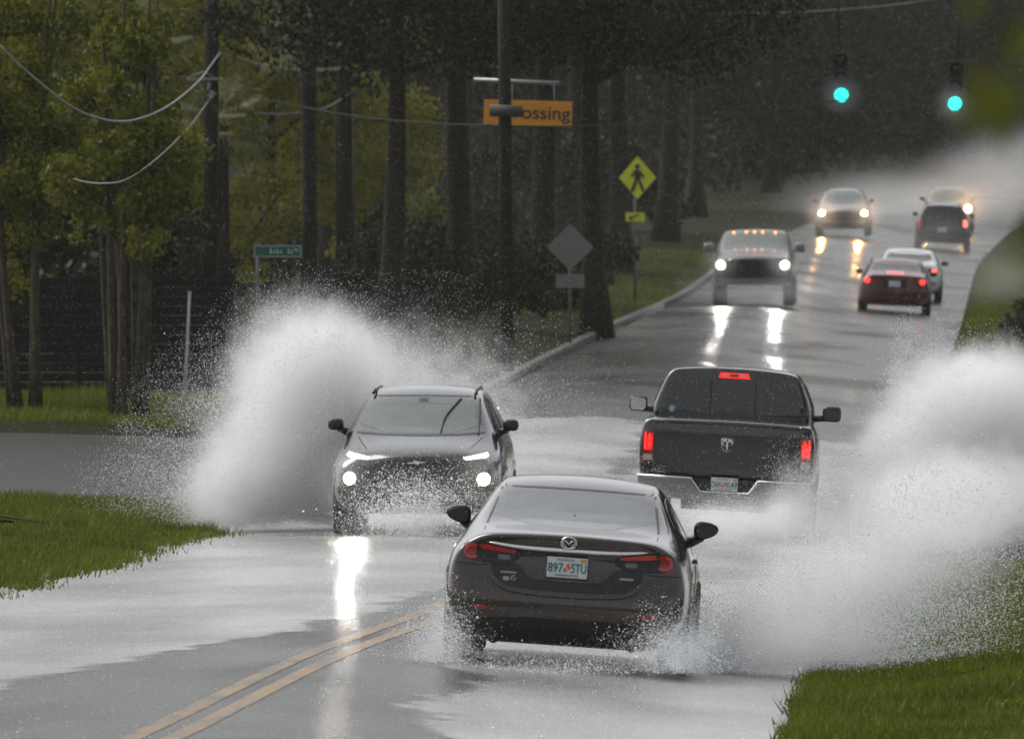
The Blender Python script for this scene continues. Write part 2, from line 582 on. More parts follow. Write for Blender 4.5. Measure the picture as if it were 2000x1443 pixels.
_l.new(_tc.outputs['Object'], _nz.inputs['Vector']); _l.new(_nz.outputs['Fac'], _mr.inputs['Value']); _l.new(_mr.outputs[0], _hs.inputs['Value']); _l.new(_cr.outputs[0], _hs.inputs['Color'])
_l.new(_hs.outputs[0], _n['Principled BSDF'].inputs['Base Color'])
M_BARK = pmat('wet_bark', (.036, .028, .021), .7, spec=.1, var=.6, vscale=6, bump=.8, bscale=18)
M_BARK2 = pmat('lichen_bark', (.085, .072, .046), .7, spec=.1, var=.6, vscale=5, bump=.8, bscale=20)
M_POLE = pmat('creosoted_wood', (.028, .022, .018), .7, spec=.1, var=.4, vscale=5, bump=.5)
M_FENCE = pmat('dark_stained_board', (.016, .016, .018), .55, spec=.1, var=.4, vscale=4, bump=.3)
M_STEEL = pmat('galvanised_steel', (.35, .36, .36), .45, .6, var=.2)
M_POST = pmat('dull_steel_post', (.09, .09, .088), .6, .2, spec=.2)
M_SIGNBACK = pmat('bare_aluminium', (.20, .19, .185), .5, .3, var=.2, vscale=3)
M_POSTG = pmat('dull_grey_case', (.075, .075, .07), .7, spec=.15)
M_WIRE = pmat('grey_cable', (.27, .27, .27), .5, var=.2)
M_WIREB = pmat('black_cable', (.012, .012, .012), .7, spec=.1)

# ground sheet, road, side street
ys = list(np.concatenate([np.arange(-60, 80, 10), np.arange(80, 240, 2), np.arange(240, 620, 6), np.arange(620, 1060, 20)]))
xs = [-150, -100, -60, -40, -28, -20, -16, -14, -12, -11, -10.2, -9.6, -9.3, -9.0, -8.5, -7, -5, -3.5, -2.2, -1.6, -1.3, -1, 0, 2, 5, 10, 20, 40, 80, 150]


def ground_z(x, y):
    xx = x - bend(y)
    z = gz(x, y)
    rl = road_l(y)
    if rl + 0.02 < xx < -1.62: return z - 0.18
    if xx <= rl:
        side = smoothstep(164, 168, y) * (1 - smoothstep(199, 203, y)) * (1 if xx > -40 else 0)
        d = rl - xx
        z += (0.02 + 0.10 * smoothstep(0, 1.5, d)) * (1 - side) - 0.1 * side
        z += 0.05 * noise.noise((x * .5, y * .12, 1)) * smoothstep(0, 2, d) * (1 - side)
    else:
        d = xx + 1.62
        z += 0.03 + 0.12 * smoothstep(0, 1.5, d) + 0.04 * noise.noise((x * .7, y * .2, 3)) * smoothstep(0, 1, d)
    return z


g = grid_mesh('ground', xs, ys, ground_z, M_SOIL)
tag(g, kind='structure')
rx = list(np.linspace(0, 1, 30))


def cols(a, b):
    inner = [-8.2, -7.4, -6.5, -5.75, -5.0, -4.25, -3.5, -2.5, -2.0]
    if b < -5: return [a, -30, -20, -14, -12, -10.5, b]
    return [a] + ([-9.0 if a < -9.0 else a + .05] + inner if b > -5 else []) + [b]


def road_grid(name, ys, fx, mat, lift, keep=None):
    V = []; F = []
    n = len(cols(*fx(ys[0])))
    for y in ys:
        a, b = fx(y)
        cs = cols(a, b)
        for c in cs:
            X = c + bend(y)
            V.append((X, y, gz(X, y) + lift))
    for j in range(len(ys) - 1):
        for i in range(n - 1):
            if keep and not keep(V[j * n + i], V[(j + 1) * n + i + 1]): continue
            F.append((j * n + i, j * n + i + 1, (j + 1) * n + i + 1, (j + 1) * n + i))
    return mesh_obj(name, V, F, mat)


road = road_grid('road', ys, lambda y: (road_l(y), -1.6), M_ROAD, 0.0)
tag(road, kind='structure')
side = road_grid('side_street', list(np.arange(165.5, 202, 1.5)), lambda y: (-44, road_l(y) - 0.02), M_SIDE, 0.0)
tag(side, kind='structure')

# double yellow line
def cline(y): return -5.05 - 0.42 * (1 - smoothstep(92, 128, y))


for off in (-0.12, 0.12):
    V = []; F = []
    yy = list(np.arange(60, 131, 1.5))
    for k, y in enumerate(yy):
        for s in (-.07, .07):
            X = cline(y) + off * 1.1 + s + 0.012 * noise.noise((y * .8, off * 9, s * 30))
            V.append((X, y, gz(X, y) + .004))
        if k: F.append((2 * k - 2, 2 * k - 1, 2 * k + 1, 2 * k))
    o = mesh_obj('road_marking', V, F, M_YELLOW); tag(o, kind='structure')

# kerbs
def kerb(fx, y0, y1, w, side):
    V = []; F = []
    yy = list(np.arange(y0, y1 + .1, 3))
    for k, y in enumerate(yy):
        x0 = fx(y) + bend(y)
        for dx, dz in ((0, -.1), (0, .11), (.03, .13), (w, .13), (w, -.1)):
            X = x0 + dx * side
            V.append((X, y, gz(x0, y) + dz))
        if k:
            for q in range(4):
                a = (k - 1) * 5 + q
                F.append((a, a + 1, a + 6, a + 5))
    o = mesh_obj('kerb', V, F, M_KERB, smooth=False); tag(o, kind='structure')


kerb(lambda y: road_l(y) - .005, 204, 470, .16, -1)

# flood water: thin sheets where the dip and the gutters hold water
def flood_depth(x, y):
    n = 0.9 * noise.noise((x * .35, y * .16, 5)) + .75 * noise.noise((x * .8, y * .5, 9)) + .4 * noise.noise((x * 2.5, y * 1.3, 2)) + .2 * noise.noise((x * 6, y * 2.6, 4))
    half = 1.55 * (1 - smoothstep(94, 130, y))
    cx = -5.6 + 0.25 * smoothstep(95, 120, y)
    d = abs(x - cx) - half + 0.42 * n
    d = min(d, (216 - y) * .2 + n)
    if x < -8: d = min(d, 1.2 * (x - road_l(y)) + .35 + .5 * n)
    return d


fx = np.arange(-10.2, -1.55, 0.07); fy = np.arange(86, 225, 0.45)
V = []; F = []; film = []; idx = -np.ones((len(fx), len(fy)), int)
dep = np.array([[flood_depth(x, y) for y in fy] for x in fx])
for i in range(len(fx) - 1):
    for j in range(len(fy) - 1):
        if max(dep[i, j], dep[i + 1, j], dep[i, j + 1], dep[i + 1, j + 1]) > -.25:
            q = []
            for a, b in ((i, j), (i + 1, j), (i + 1, j + 1), (i, j + 1)):
                if idx[a, b] < 0:
                    idx[a, b] = len(V); film.append(float(dep[a, b]))
                    X, Y = fx[a], fy[b]
                    xr = max(X, road_l(Y))
                    V.append((X, Y, gz(xr, Y) + .002 + (0.03 if X < road_l(Y) else 0)))
                q.append(int(idx[a, b]))
            F.append(tuple(q))
flood = mesh_obj('flood_water', V, F, M_FLOOD); tag(flood, kind='structure')
at_ = flood.data.attributes.new('film', 'FLOAT', 'POINT'); at_.data.foreach_set('value', np.array(film, np.float32))

# ------------------------------------------------------------------ haze
def haze(dens):
    m = bpy.data.materials.new('rain_haze'); m.use_nodes = True
    n, l = m.node_tree.nodes, m.node_tree.links
    n.clear()
    out = n.new('ShaderNodeOutputMaterial'); pv = n.new('ShaderNodeVolumePrincipled')
    pv.inputs['Color'].default_value = (.95, .96, .86, 1)
    pv.inputs['Density'].default_value = dens
    pv.inputs['Anisotropy'].default_value = 0.0
    l.new(pv.outputs[0], out.inputs['Volume'])
    o = box('haze', (0, 495, 15.5), (430, 1170, 35), m)
    return tag(o, kind='stuff')


haze(0.00007)

# ------------------------------------------------------------------ trees
def leaf_cloud(name, clusters, n, size, mat, droop=.3):
    """clusters (x,y,z,r): n leaves as small diamond quads"""
    cl = np.array(clusters); w = cl[:, 3] ** 2; w /= w.sum()
    k = rng.choice(len(cl), n, p=w)
    d = rng.normal(size=(n, 3)); d /= np.linalg.norm(d, axis=1)[:, None]
    rad = cl[k, 3] * rng.random(n) ** .45
    P = cl[k, :3] + d * rad[:, None] * np.array([1, 1, .75])
    a = rng.normal(size=(n, 3)); a[:, 2] -= droop; a /= np.linalg.norm(a, axis=1)[:, None]
    b = np.cross(a, rng.normal(size=(n, 3))); b /= np.linalg.norm(b, axis=1)[:, None]
    s = size * rng.uniform(.6, 1.35, n)[:, None]
    V = np.stack([P - a * s * .5, P + b * s * .27, P + a * s * .5, P - b * s * .27], 1).reshape(-1, 3)
    F = np.arange(n * 4).reshape(-1, 4)
    return np_mesh(name, V, F, mat)


def branchy(bm, base, h, r, nlimb, spread, z0, lean=(0, 0), n=8):
    pts = []; rad = []
    for i in range(9):
        t = i / 8
        pts.append((base[0] + lean[0] * t + .12 * h / 8 * math.sin(3 * t + base[0] * 7), base[1] + lean[1] * t + .08 * math.sin(4 * t + base[1]), base[2] + h * t))
        rad.append(r * (1.35 - .35 * min(1, i)) * (1 - .75 * t) if i else r * 1.45)
    tube_bm(bm, pts, rad, n)
    tips = []
    for k in range(nlimb):
        t = z0 + (1 - z0) * (k + random.random() * .5) / nlimb
        i = int(t * 8); p = Vector(pts[min(i, 8)])
        a = random.uniform(0, 6.283); L = spread * random.uniform(.6, 1.1) * (1.2 - t * .5)
        q = [p]
        for s in range(1, 4):
            f = s / 3
            q.append(p + Vector((math.cos(a) * L * f, math.sin(a) * L * f, L * .55 * f * random.uniform(.5, 1.3) + random.uniform(-.1, .1))))
        rr = r * (1 - .7 * t) * .5
        tube_bm(bm, q, [rr, rr * .7, rr * .45, rr * .2], 6)
        tips.append(q[-1]); tips.append(q[2])
    return tips


def make_tree(kind, seed):
    random.seed(seed)
    bm = bmesh.new(); cl = []
    if kind == 'crape':        # several thin stems, leaves from two metres up
        for s in range(4):
            a = s * 1.57 + random.random()
            tips = branchy(bm, (.16 * math.cos(a), .16 * math.sin(a), 0), 6.5, .075, 4, .6, .45, (.42 * math.cos(a), .42 * math.sin(a)))
            for t in tips: cl.append((t.x, t.y, t.z, random.uniform(.3, .6)))
        for _ in range(34):
            a = random.uniform(0, 6.28); r_ = random.uniform(.1, 1.05)
            cl.append((r_ * math.cos(a), r_ * math.sin(a), random.uniform(2.6, 8), random.uniform(.16, .36)))
        cl = [c for c in cl if c[2] > 2.7]
        return bm, leaf_cloud('crown', cl, 15000, .11, M_LEAF)
    if kind == 'elm':          # single trunk, hanging low crown
        tips = branchy(bm, (0, 0, 0), 10, .17, 12, 2.4, .22)
        for t in tips:
            cl.append((t.x, t.y, t.z, random.uniform(.6, 1.0)))
            cl.append((t.x * 1.1, t.y * 1.1, t.z - random.uniform(.4, 1.2), random.uniform(.4, .7)))
        for _ in range(16):
            a = random.uniform(0, 6.28); r_ = random.uniform(.6, 2.8)
            cl.append((r_ * math.cos(a), r_ * math.sin(a), random.uniform(2.4, 9), random.uniform(.5, 1)))
        return bm, leaf_cloud('crown', cl, 24000, .125, M_LEAF2 if seed % 2 else M_LEAF)
    if kind == 'oak':          # big dark oak with a spreading crown
        tips = branchy(bm, (0, 0, 0), 12.5, .33, 16, 5.0, .5, n=10)
        for t in tips: cl.append((t.x, t.y, t.z, random.uniform(1.0, 1.8)))
        for _ in range(26):
            a = random.uniform(0, 6.28); r_ = random.uniform(1, 5.2)
            cl.append((r_ * math.cos(a), r_ * math.sin(a), random.uniform(7.2, 13), random.uniform(.9, 1.7)))
        return bm, leaf_cloud('crown', cl, 32000, .19, M_OAK)
    if kind == 'far':          # crown almost to the ground
        tips = branchy(bm, (0, 0, 0), 11, .28, 14, 3.8, .12, n=8)
        for t in tips: cl.append((t.x, t.y, t.z, random.uniform(1.0, 1.7)))
        for _ in range(34):
            a = random.uniform(0, 6.28); r_ = random.uniform(.5, 4)
            cl.append((r_ * math.cos(a), r_ * math.sin(a), random.uniform(.8, 13), random.uniform(.9, 1.7)))
        return bm, leaf_cloud('crown', cl, 16000, .32, M_FAR)
    if kind == 'bush':
        for s in range(6):
            a = s * 1.05; tube_bm(bm, [(0, 0, 0), (.4 * math.cos(a), .4 * math.sin(a), .7), (.8 * math.cos(a), .8 * math.sin(a), 1.5)], [.035, .025, .01], 5)
        for _ in range(16):
            a = random.uniform(0, 6.28); r_ = random.uniform(0, 1.1)
            cl.append((r_ * math.cos(a), r_ * math.sin(a), random.uniform(.4, 2.0), random.uniform(.35, .65)))
        return bm, leaf_cloud('foliage', cl, 3500, .16, M_OAK)


KINDS = {}
def get_kind(kind, seed):
    if (kind, seed) not in KINDS:
        bm, crown = make_tree(kind, seed)
        bmesh.ops.recalc_face_normals(bm, faces=bm.faces[:])
        me = bpy.data.meshes.new('trunk'); bm.to_mesh(me); bm.free()
        me.polygons.foreach_set('use_smooth', [True] * len(me.polygons))
        me.materials.append(M_BARK2 if kind == 'crape' else M_BARK)
        KINDS[kind, seed] = (me, crown)
    return KINDS[kind, seed]


def tree(name, label, kind, seed, x, y, rot=0., sc=1., group=None, cat='tree'):
    tm, cm = get_kind(kind, seed)
    e = empty(name, (x, y, ground_z(x, y) - .05), label, cat, group)
    e.rotation_euler = (0, 0, rot); e.scale = (sc, sc, sc)
    t = bpy.data.objects.new('trunk' if kind != 'bush' else 'stem', tm); link(t, e)
    c = bpy.data.objects.new('crown' if kind != 'bush' else 'foliage', cm); link(c, e)
    return e


def at(px, s): return (px - 2010) / s      # metres right of the camera's road-parallel line at scale s = 28000/Y

# near left group, beyond the side street
LG = 'leafy trees by the board fence'
tree('leafy_tree', 'slender multi-stemmed tree on the grass just left of the splash', 'crape', 1, -13.0, 206.5, .4, .95, LG)
tree('leafy_tree', 'multi-stemmed tree with leaning stem at the left edge by the board fence', 'crape', 2, -14.7, 210, 2.1, 1.0, LG)
tree('leafy_tree', 'pale-stemmed tree clump behind the slender one on the grass strip', 'crape', 1, -13.6, 216, 3.0, .9, LG)
tree('leafy_tree', 'tall yellow-green tree behind the left utility pole', 'elm', 3, -17.9, 338, 1.0, 1.0, LG)
tree('leafy_tree', 'bright leafy tree right of the left utility pole', 'elm', 5, -17.0, 345, .3, 1.0, LG)
tree('leafy_tree', 'full yellow-green tree above the dark board fence, second from the left edge', 'elm', 4, -18.0, 240, 1.9, .95, LG)
tree('leafy_tree', 'leafy tree overhanging the top left corner', 'elm', 5, -16.6, 214, 3.9, .8, LG)
tree('leafy_tree', 'dense tree rising behind the fence left of the utility pole', 'elm', 6, -22.5, 262, 4.3, 1.0, LG)
tree('leafy_tree', 'drooping leafy tree behind the white marker post', 'elm', 3, -19.6, 318, 5.3, 1.0, LG)
tree('leafy_tree', 'spreading tree over the green street sign', 'elm', 5, -17.6, 360, .9, 1.05, LG)
tree('leafy_tree', 'rear leafy tree far behind the board fence', 'elm', 3, -21.5, 300, 5.0, 1.1, LG)
tree('leafy_tree', 'rear leafy tree between the fence trees and the utility pole', 'elm', 3, -19.5, 335, 2.6, 1.15, LG)

# dark oaks in the middle and round the road: trunks one can tell apart
OG = 'dark trunks in the shaded wood left of the road'
mid = [(760, 300, 1), (830, 385, 2), (905, 340, 1), (965, 420, 2), (1055, 330, 1), (1165, 300, 2), (1212, 395, 1), (1300, 460, 2), (1360, 520, 1), (630, 400, 2), (700, 450, 1), (870, 480, 2), (1130, 470, 1), (1240, 540, 2)]
for i, (px, Y, s) in enumerate(mid):
    lab = 'dark-trunked oak in the shaded wood left of the road'
    lab = {1165: 'thick dark trunk between the grey diamond sign and the yellow pedestrian sign', 760: 'dark trunk nearest the right side of the thick utility pole', 905: 'dark trunk just left of the slim utility pole', 1055: 'dark trunk right of the slim pole, below the orange sign', 1212: 'dark trunk directly behind the yellow pedestrian sign',
           1300: 'dark trunk right of the yellow pedestrian sign, nearest to it', 1360: 'farthest dark trunk right of the pedestrian sign, by the oncoming pickup', 965: 'small dark trunk hidden behind the slim utility pole', 830: 'dark trunk midway between the thick pole and the slim pole', 630: 'dark trunk just left of the thick utility pole', 700: 'distant dark trunk close behind the thick utility pole',
           870: 'distant dark trunk between the midway trunk and the slim pole', 1130: 'distant dark trunk behind the grey diamond sign', 1240: 'distant dark trunk low behind the pedestrian sign post'}[px]
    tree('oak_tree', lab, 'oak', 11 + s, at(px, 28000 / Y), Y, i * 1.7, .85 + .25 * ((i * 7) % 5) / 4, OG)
RG = 'oaks on the right verge arching over the road'
for i, (X, Y) in enumerate([(6.6, 262), (6.2, 330), (6.8, 395), (7.4, 460), (8.5, 525), (11.5, 300), (12.5, 420)]):
    tree('oak_tree', 'unseen oak added off the right verge to darken reflections', 'oak', 12 + i % 2, X, Y, i * 2.3, 1.0 + .1 * (i % 3), RG)
for i, (X, Y) in enumerate([(9.5, 128), (11, 152), (9, 178), (12, 204), (9.5, 228), (15, 140), (16, 190)]):  # out-of-frame oaks added to give the car flanks dark reflections
    tree('oak_tree', 'unseen oak added off the right verge to darken reflections', 'oak', 12 + i % 2, X, Y, i * 1.9, 1.0, RG)
FG = 'far trees closing off the road'
for i in range(34):
    Y = 590 + (i * 53) % 190
    X = -62 + i * 2.25 + 2.5 * math.sin(i * 2.4)
    if -9.5 < X - bend(Y) < 0.8 and Y < 690: Y = 720 + (i * 17) % 60
    if -9.5 < X - bend(Y) < -.8: X += 9
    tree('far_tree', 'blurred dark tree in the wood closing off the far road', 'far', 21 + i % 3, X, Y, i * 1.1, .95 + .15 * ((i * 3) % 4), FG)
BG = 'understorey bushes in the shaded wood'
k = 0
for px, Y, s in [(470, 350, 1.2), (560, 370, 1.5), (640, 352, 1.3), (720, 365, 1.5), (790, 410, 1.8), (850, 350, 1.2), (930, 395, 1.5), (1010, 440, 1.6), (1080, 420, 1.5), (1140, 455, 1.6), (1210, 480, 1.7),
                 (705, 318, .8), (760, 325, .9), (815, 305, .75), (880, 310, .8), (935, 300, .7), (1010, 322, .8), (1060, 318, .75), (1095, 335, .8), (1150, 345, .8), (740, 345, 1.0), (900, 345, 1.0), (1020, 360, 1.0),
                 (20, 255, 1.3), (110, 262, 1.4), (200, 252, 1.2), (250, 275, 1.2), (345, 350, 1.3), (60, 330, 1.8), (170, 340, 1.8), (270, 350, 1.8)]:
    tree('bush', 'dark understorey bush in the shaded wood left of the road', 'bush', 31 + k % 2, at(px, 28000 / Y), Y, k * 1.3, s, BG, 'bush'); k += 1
for X, Y, s in [(3.6, 300, 1.5), (4.0, 360, 1.7), (4.4, 430, 1.9), (4.8, 500, 2.2)]:
    tree('bush', 'dark bush on the right verge beyond the wooden post', 'bush', 31 + k % 2, X, Y, k * 1.3, s, 'bushes on the right verge', 'bush'); k += 1
tree('bush', 'dark hedge bush at the right edge below the wooden post', 'bush', 32, .45, 246, .5, .48, None, 'bush')

for X, Y in ((-8.0, 712), (-6.2, 735), (-10.5, 700), (-3.0, 742)):
    tree('far_tree', 'blurred dark tree in the wood closing off the far road', 'far', 22, X, Y, X, 1.5, FG)
# woodland mass far behind: nobody could count it
cl = [(random.uniform(-95, 60), random.uniform(800, 870), random.uniform(0, 22) + 2.5, random.uniform(2, 3.6)) for _ in range(800)]
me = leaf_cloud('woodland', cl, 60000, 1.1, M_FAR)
wood = link(bpy.data.objects.new('far_woods', me)); tag(wood, 'dark far wood closing the view behind the road', 'woods', kind='stuff')

# cabbage palms
def palm(label, x, y, h, rot, sc=1.0):
    e = empty('palm_tree', (x, y, ground_z(x, y) - .05), label, 'palm tree', 'cabbage palms among the left trees')
    tube('trunk', [(0, 0, 0), (.05, 0, h * .4), (.02, .05, h * .8), (0, 0, h)], [.2, .17, .17, .19], M_BARK, e, 10)
    for k in range(16):
        a = rot + k * 2.4; up = 1.2 - 1.9 * k / 16
        d = Vector((math.cos(a) * math.cos(up), math.sin(a) * math.cos(up), math.sin(up)))
        V = []; F = []
        base = Vector((0, 0, h)); tip = base + d * .8 * sc
        sdir = d.cross(Vector((0, 0, 1))).normalized(); nrm = sdir.cross(d)
        for s in (-.015, .015):
            V += [base + sdir * s, tip + sdir * s]
        F.append((0, 1, 3, 2))
        for q in range(17):
            t = (q - 8) / 8 * 1.35
            bd = (d * math.cos(t) + sdir * math.sin(t)).normalized()
            L = sc * (1.05 - .25 * abs(t) / 1.35)
            w = .022
            p1 = tip + bd * L * .6; p2 = tip + bd * L + Vector((0, 0, -.42 * sc * random.uniform(.5, 1.2)))
            ww = nrm.cross(bd).normalized() * w
            i = len(V)
            V += [tip - ww * .4, tip + ww * .4, p1 + ww, p1 - ww, p2]
            F += [(i, i + 1, i + 2, i + 3), (i + 3, i + 2, i + 4)]
        mesh_obj('frond', V, F, M_PALM, e, smooth=False)


palm('cabbage palm with drooping fronds left of the utility pole near the top', at(235, 118), 237, 5.35, .3, 1.0)
palm('low cabbage palm showing fronds just right of the left utility pole', at(432, 91), 307, 4.2, 1.0, .8)
palm('cabbage palm near the top between the two tall poles', at(600, 90), 311, 6.2, 2.0, .9)

# ------------------------------------------------------------------ grass (stuff)
def grass(name, label, region, n, h, mat):
    """region(n)-> x,y arrays"""
    x, y = region(n); n = len(x)
    z = np.array([max(ground_z(a, b), gz(a, b) + .005) for a, b in zip(x, y)])
    a = rng.uniform(0, 6.283, n)
    pn_ = np.array([noise.noise((p * .8, q * .25, 11)) + .6 * noise.noise((p * 2.5, q * .9, 4)) for p, q in zip(x, y)])
    hh = h * rng.uniform(.45, 1.3, n) * np.clip(.95 + 1.1 * pn_, .25, 1.9); w = rng.uniform(.006, .012, n)
    lean = rng.normal(0, .45, (n, 2)) * hh[:, None]
    ca, sa = np.cos(a) * w, np.sin(a) * w
    V = np.stack([np.stack([x - ca, y - sa, z - .01], 1), np.stack([x + ca, y + sa, z - .01], 1), np.stack([x + lean[:, 0], y + lean[:, 1], z + hh], 1)], 1).reshape(-1, 3)
    me = np_mesh(name, V, np.arange(n * 3).reshape(-1, 3), mat)
    o = link(bpy.data.objects.new(name, me)); tag(o, label, 'grass', kind='stuff')
    return o


def reg_left(n):
    y = rng.uniform(128, 167.5, n)
    edge = np.array([road_l(v) for v in y]) + .05 + .3 * np.array([noise.noise((v * .35, 3, 0)) for v in y])
    x = edge - 6.5 * rng.random(n) ** 1.15 + np.abs(rng.normal(0, .14, n)) * (rng.random(n) < .3)
    lim = 167.2 - np.clip((x + 9.2) * -.6, 0, 3) * 0 - 1.2 * np.array([abs(noise.noise((v * 1.4, 0, 7))) for v in x]) - .5 * np.clip(-10.5 - x, 0, 9)
    k = y < lim
    return x[k], y[k]


def reg_right(n):
    y = rng.uniform(88, 150, n) ** 1.0
    edge = -1.62 + .09 * np.array([noise.noise((v * .6, 8, 0)) for v in y])
    x = edge + 3.0 * rng.random(n) ** 1.5 - np.abs(rng.normal(0, .06, n)) * (rng.random(n) < .3)
    return x, y


def reg_back(n):
    x = rng.uniform(-22, -9.3, n)
    y = 202.5 + 26 * rng.random(n) ** 1.2
    return x, y


grass('verge_grass', 'bright wet grass patch on the left between the flood and the side street', reg_left, 95000, .085, M_GRASS)
grass('verge_grass', 'bright wet grass on the verge in the bottom right corner', reg_right, 110000, .08, M_GRASS)
grass('verge_grass', 'grass strip under the trees in front of the dark board fence', reg_back, 60000, .10, M_GRASS)

def reg_far(n):
    y = rng.uniform(320, 440, n)
    x = np.array([road_l(v) for v in y]) - .2 - 3.0 * rng.random(n) ** 1.4
    return x, y
grass('verge_grass', 'grass verge behind the far kerb below the signs', reg_far, 12000, .11, M_GRASS)

def reg_right_far(n):
    y = rng.uniform(230, 470, n)
    x = np.array([bend(v) for v in y]) - 1.58 + 3.2 * rng.random(n) ** 1.3
    return x, y
grass('verge_grass', 'grass on the right verge beyond the pickup splash', reg_right_far, 45000, .16, M_GRASS)
for X, Y, s_, r_ in [(.35, 268, .42, 1.), (.15, 292, .5, 2.), (.55, 318, .6, 3.), (.6, 350, .65, 4.2), (.9, 385, .8, 5.)]:
    tree('bush', 'low dark bush on the right verge behind the wooden post', 'bush', 31 + int(Y) % 2, X, Y, r_, s_, 'low bushes on the right verge', 'bush')
# driftwood stick on the left grass
e = empty('fallen_branch', (-11.5, 152, ground_z(-11.5, 152)), 'dark fallen branch lying across the left grass patch', 'branch')
tube('stick', [(-.7, .6, .07), (-.2, .2, .10), (.2, 0, .08), (.75, -.5, .06)], [.035, .03, .024, .012], M_BARK, e)
tube('twig', [(.1, .05, .08), (.45, .1, .12), (1.1, -.7, .05)], [.018, .013, .006], M_BARK2, e)

# ------------------------------------------------------------------ board fence
fe = empty('board_fence', (-12.6, 226, ground_z(-12.6, 226)), 'dark horizontal board fence behind the left trees', 'fence')
fx0 = -24.0; zb = 0.02
pm = bpy.data.meshes.new('plank'); bm = bmesh.new(); box_bm(bm, (0, 0, 0), (2.38, .022, .135), .004); bm.to_mesh(pm); bm.free(); pm.materials.append(M_FENCE)
nb = 5
for b in range(nb):
    xm = -1.2 - 2.4 * b
    for r_ in range(12):
        o = bpy.data.objects.new('plank', pm); o.location = (xm, random.uniform(-.004, .004), zb + .09 + .15 * r_); o.rotation_euler = (0, random.uniform(-.004, .004), 0)
        link(o, fe)
for b in range(nb + 1):
    box('post', (-2.4 * b, .07, .95), (.1, .1, 1.95), M_FENCE, fe, .008)

# ------------------------------------------------------------------ poles, cables, signs, signals
def pole_base(px, Y): X = at(px, 28000 / Y); return X, Y, ground_z(X, Y) - .1
def zpx(py, Y): return CAM_Z - (py - 240) * Y / 28000


x, y, z = pole_base(406, 300)
p1 = empty('utility_pole', (x, y, z), 'dark wooden utility pole on the left with cable brackets', 'utility pole')
tube('pole', [(0, 0, 0), (.05, 0, 4), (.12, 0, 11)], [.165, .155, .12], M_POLE, p1, 14)
hz = zpx(155, 300) - z
box('crossarm', (-.12, -.2, hz), (.68, .07, .05), M_STEEL, p1, .01)
tube('brace', [(-.42, -.2, hz + .02), (-.1, -.22, hz + .16), (.26, -.2, hz - .04)], .016, M_STEEL, p1)
tube('clamp', [(.22, -.2, hz + .52), (.3, -.22, hz + .46), (.2, -.22, hz + .3)], .03, M_STEEL, p1)
box('bracket', (.08, -.2, hz - .32), (.14, .1, .16), M_STEEL, p1, .015, Matrix.Rotation(.5, 3, 'Y'))
tube('insulator', [(.03, -.2, hz - .05), (.0, -.22, hz - .28)], [.03, .045], M_STEEL, p1)
P1 = Vector((x, y, z))
x, y, z = pole_base(674, 330)
p2 = empty('utility_pole', (x, y, z), 'thick dark wooden utility pole right of the green street sign', 'utility pole')
tube('pole', [(0, 0, 0), (-.04, 0, 5), (-.1, 0, 11)], [.23, .215, .17], M_POLE, p2, 14)
tube('ground_wire', [(.2, -.1, .3), (.16, -.12, 5), (.1, -.1, 10)], .012, M_STEEL, p2)
P2 = Vector((x, y, z))
x, y, z = pole_base(990, 252)
p3 = empty('utility_pole', (x, y, z), 'slim dark wooden utility pole in front of the orange sign', 'utility pole')
tube('pole', [(0, 0, 0), (-.03, 0, 4), (-.1, 0, 10)], [.125, .12, .09], M_POLE, p3, 14)
tube('splice_case', [(-.3, -.16, zpx(214, 252) - z - .02), (.28, -.16, zpx(218, 252) - z)], [.11, .10], M_POSTG, p3, 12)
box('terminal_box', (-.36, -.15, zpx(252, 252) - z), (.22, .16, .18), M_POSTG, p3, .02)
P3 = Vector((x, y, z))


def wire(label, pts, rad, mat=None, name='overhead_cable'):
    P = densify([tuple(p) for p in pts], 8)
    o = tube(name, P, rad, mat or M_WIRE)
    return tag(o, label, 'cable', 'overhead cables')


def wp(px, py, Y): return (at(px, 28000 / Y), Y, zpx(py, Y))


wire('thick grey cable sagging from the left utility pole towards the top left', [wp(428, 103, 299.7), wp(410, 128, 255), wp(385, 160, 215), wp(330, 205, 195), wp(270, 232, 191), wp(215, 236, 188), wp(150, 215, 184), wp(80, 165, 180), wp(0, 92, 175), wp(-120, -40, 168)], .0125)
wire('thin grey service wire drooping from the left utility pole into the trees', [wp(412, 188, 299.7), wp(396, 210, 252), wp(370, 245, 215), wp(310, 305, 196), wp(250, 348, 194), wp(205, 358, 197), wp(150, 352, 205), wp(60, 320, 215)], .007)
wire('grey cable looping between the tops of the two left poles', [wp(432, 105, 299.7), wp(500, 125, 305), wp(560, 135, 312), wp(630, 137, 320), wp(688, 131, 329.7)], .024)
wire('long black cable running right from the left utility pole past the orange sign', [wp(430, 174, 299.7), wp(560, 203, 288), wp(700, 228, 276), wp(850, 241, 264), wp(985, 246, 251.6), wp(1150, 246, 262), wp(1330, 236, 275), wp(1520, 215, 290), wp(1800, 165, 310), wp(2100, 90, 330)], .014, M_WIREB)
wire('slack grey wire hooked to the thick pole', [wp(500, 221, 303), wp(560, 222, 310), wp(630, 212, 318), wp(683, 183, 329.7)], .014)
wire('faint grey wire crossing the dark canopy near the top', [wp(700, -60, 300), wp(1000, 0, 320), wp(1250, 22, 340), wp(1500, 26, 360), wp(1760, 8, 380), wp(2050, -40, 400)], .012)

